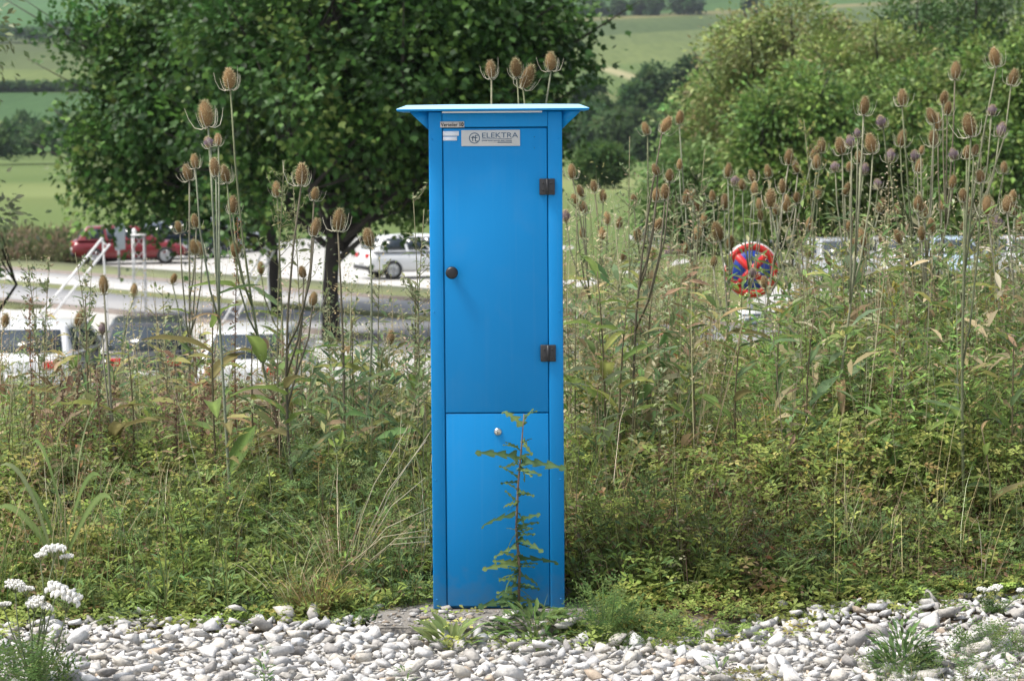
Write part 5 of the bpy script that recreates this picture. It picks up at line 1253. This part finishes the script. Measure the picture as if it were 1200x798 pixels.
clump('dry_grass_tuft', 'straw stalks low on the bank near the right edge', 'grass', 1150, 680, 8.4, [('blades', T_blade, 12, .4, STRAW, .10, 0, .5, 'dry')], g_t, 24)
clump('green_grass_tuft', 'green grass tuft with upright seed stalks left of centre', 'grass', 285, 610, 8.9, [('blades', T_blade, 110, .42, [(.16, .24, .08), (.22, .28, .11), (.13, .19, .07)], .10, 0, .5, 'leaf')], None, 25)
# long bent straws leaning against the cabinet's left side
def straws(label, pairs, Y0, Y1):
    b = at(*pairs[0][0], Y0); b.z = float(gz(b.x, Y0)); root = empty('bent_straws', b); tag(root, label, 'grass')
    for (p0, p1) in pairs:
        a, e = at(*p0, Y0), at(*p1, Y1); mid = (a + e) / 2 + Vector((0, 0, .05))
        MB().tube([tuple(a - b), tuple(mid - b), tuple(e - b)], [.0017, .0014, .0009], 4).build('straw', M['straw'], root)
M['straw'] = simple('straw', (.42, .37, .25), .8, noise=.15)
straws('long pale straws leaning right against the cabinet left side', [((410, 668), (500, 515)), ((415, 672), (505, 505)), ((420, 660), (498, 560)), ((395, 672), (503, 620)), ((410, 676), (503, 634)), ((425, 668), (503, 628)), ((400, 668), (478, 500)), ((404, 675), (503, 595))], 8.2, 8.12)
# plant with broad arching blades at the left
bgp = at(78, 628, 8.4); bgp.z = float(gz(bgp.x, 8.4)); bg_ = empty('broad_bladed_plant', bgp); tag(bg_, 'plant with broad arching pale green blades at the left', 'plant')
for i, (p0, p1, p2) in enumerate([((78, 618), (105, 575), (133, 590)), ((76, 618), (90, 560), (120, 560)), ((70, 620), (40, 560), (0, 545)), ((72, 620), (60, 540), (75, 500)), ((74, 618), (50, 570), (20, 580)), ((80, 620), (85, 545), (112, 475)), ((66, 620), (30, 590), (-6, 600)), ((76, 620), (60, 530), (38, 520))]):
    A_, B_, C_ = (np.array(at(*q, 8.4 + d)) for q, d in zip((p0, p1, p2), (0, -.03, -.10 + .03 * i))); A_ = np.array(bgp) + (.012 * (i - 4), 0, 0); B_ = B_ + (B_ - A_) * .25
    V, F, C = [], [], []
    for j in range(10):
        t = j / 9; p = A_ * (1 - t) ** 2 + 2 * B_ * t * (1 - t) + C_ * t * t; w_ = .016 * math.sin(math.pi * (.12 + .88 * t) ** .8) + .001
        V += [p + (0, -w_ * .2, -w_) - np.array(bgp), p - np.array(bgp), p + (0, .2 * w_, w_) - np.array(bgp)]; c_ = np.array([(.19, .26, .09), (.15, .22, .07), (.27, .31, .15)][i % 3]) * (1.2 if t > .8 else 1)
        C += [c_, c_ * 1.25, c_]
    for j in range(9):
        a = j * 3; F += [(a, a + 1, a + 4, a + 3), (a + 1, a + 2, a + 5, a + 4)]
    add('blade', npmesh('blade', V, np.array(F), M['leaf'], col=np.array(C), smooth=True), bg_)

# yarrow with white flower heads
def corymb(seed, n=70, w=.05, dome=.25):
    r = np.random.default_rng(seed); m = MB()
    for i in range(n):
        q = math.sqrt((i + .5) / n) * w * .5; a = i * 2.4; x, y = q * math.cos(a) * 1.0, q * math.sin(a) * .8; z = -dome * q * q / (w * .5) + r.uniform(-.005, .004); rr = w * .056 * r.uniform(.8, 1.2)
        m.lathe([(rr * .25, -.004), (rr, 0), (rr * .85, .0022), (rr * .1, .0032)], 6, c=np.array((.74, .73, .68)) * r.uniform(.85, 1.05), origin=(x, y, z))
    return m.mesh('flower_head', M['petal'], col=True)
M['petal'] = col_mat('petal', .8, noise=.08)
COR = [corymb(i, 70) for i in range(3)]
def yarrow(label, base, Y, heads, seed):
    b = at(*base, Y); b.z = max(float(gz(b.x, Y)), -.04); root = empty('yarrow', b); tag(root, label, 'yarrow', 'white flowering yarrow')
    bb_ = np.array(b)
    for i, (px, py, wpx) in enumerate(heads):
        e = np.array(at(px, py, Y + rnd.uniform(-.04, .04))); w_ = wpx * 1.12 * Y / FPX
        hub = e - (0, 0, w_ * .55); P = stem_pts((0, 0, 0), hub - bb_, .02, 5, seed + i)
        m = MB(); m.tube(P, np.linspace(.0032, .0018, 5), 5, c=(.16, .19, .10))
        for k_ in range(7):
            a = k_ * .9; m.tube([hub - bb_, e - bb_ + (math.cos(a) * w_ * .33, math.sin(a) * w_ * .3, -.004)], [.0012, .0009], 3, c=(.2, .22, .12))
        add('stem', m.mesh('stem', M['stalk'], col=True), root)
        add('flower_head', COR[i % 3], root, loc=e - bb_, rot=(R(rnd.uniform(10, 22)), R(rnd.uniform(-12, 12)), rnd.uniform(0, 6)), scale=w_ / .05)
    r = np.random.default_rng(seed); n = 60; t = r.random(n); j = r.integers(len(heads), size=n)
    E = np.array([np.array(at(h[0], h[1], Y)) - bb_ for h in heads]); P = E[j] * (t * .7)[:, None]; a = r.uniform(0, 6.28, n)
    V, F, C = leaves(T_pin, P, np.stack([np.cos(a), np.sin(a), r.uniform(.1, .8, n)], 1), np.stack([r.normal(0, .3, n), r.normal(0, .3, n), np.ones(n)], 1), .06 * (1.2 - t) * r.uniform(.7, 1.2, n), pal(n, DG + FR[:1]))
    add('leaves', npmesh('leaves', V, F, M['leaf'], col=C), root)
yarrow('white yarrow with several flat flower heads at lower left', (40, 798), 7.05, [(63, 640, 26), (47, 648, 16), (78, 650, 16), (18, 682, 22), (30, 688, 18), (77, 690, 46), (40, 702, 26), (52, 707, 24), (5, 706, 16)], 1)
yarrow('white yarrow on the gravel beside the dark upright weed', (1080, 772), 7.22, [(1086, 746, 18), (1075, 752, 10)], 2)
yarrow('white yarrow at the gravel edge under the right bank', (1165, 715), 8.05, [(1152, 689, 14), (1166, 687, 16), (1150, 697, 10), (1195, 690, 10)], 3)
yarrow('small white yarrow low in the herbs right of the cabinet', (785, 690), 8.3, [(781, 663, 18)], 4)
clump('weed_clump', 'green feathery weed at the lower left corner below the yarrow', 'weed', 30, 796, 7.0, [('foliage', T_pin, 260, .075, DG + FR, .12, .14, .7, 'leaf')], g_c, 12)

# ------------------------------------------------------------------ air: thin haze over the valley
hm, hnt, hb = new_mat('haze'); hnt.nodes.remove(hb)
pv = hnt.nodes.new('ShaderNodeVolumePrincipled'); pv.inputs['Color'].default_value = (.80, .88, 1.0, 1); pv.inputs['Density'].default_value = .00006; pv.inputs['Anisotropy'].default_value = .1
hnt.links.new(pv.outputs[0], hnt.nodes['Material Output'].inputs['Volume'])
tag(MB().box(-1950, 1950, -60, 2460, -5.0, 185).build('haze', hm), 'thin pale haze over the valley', 'haze', kind='stuff')
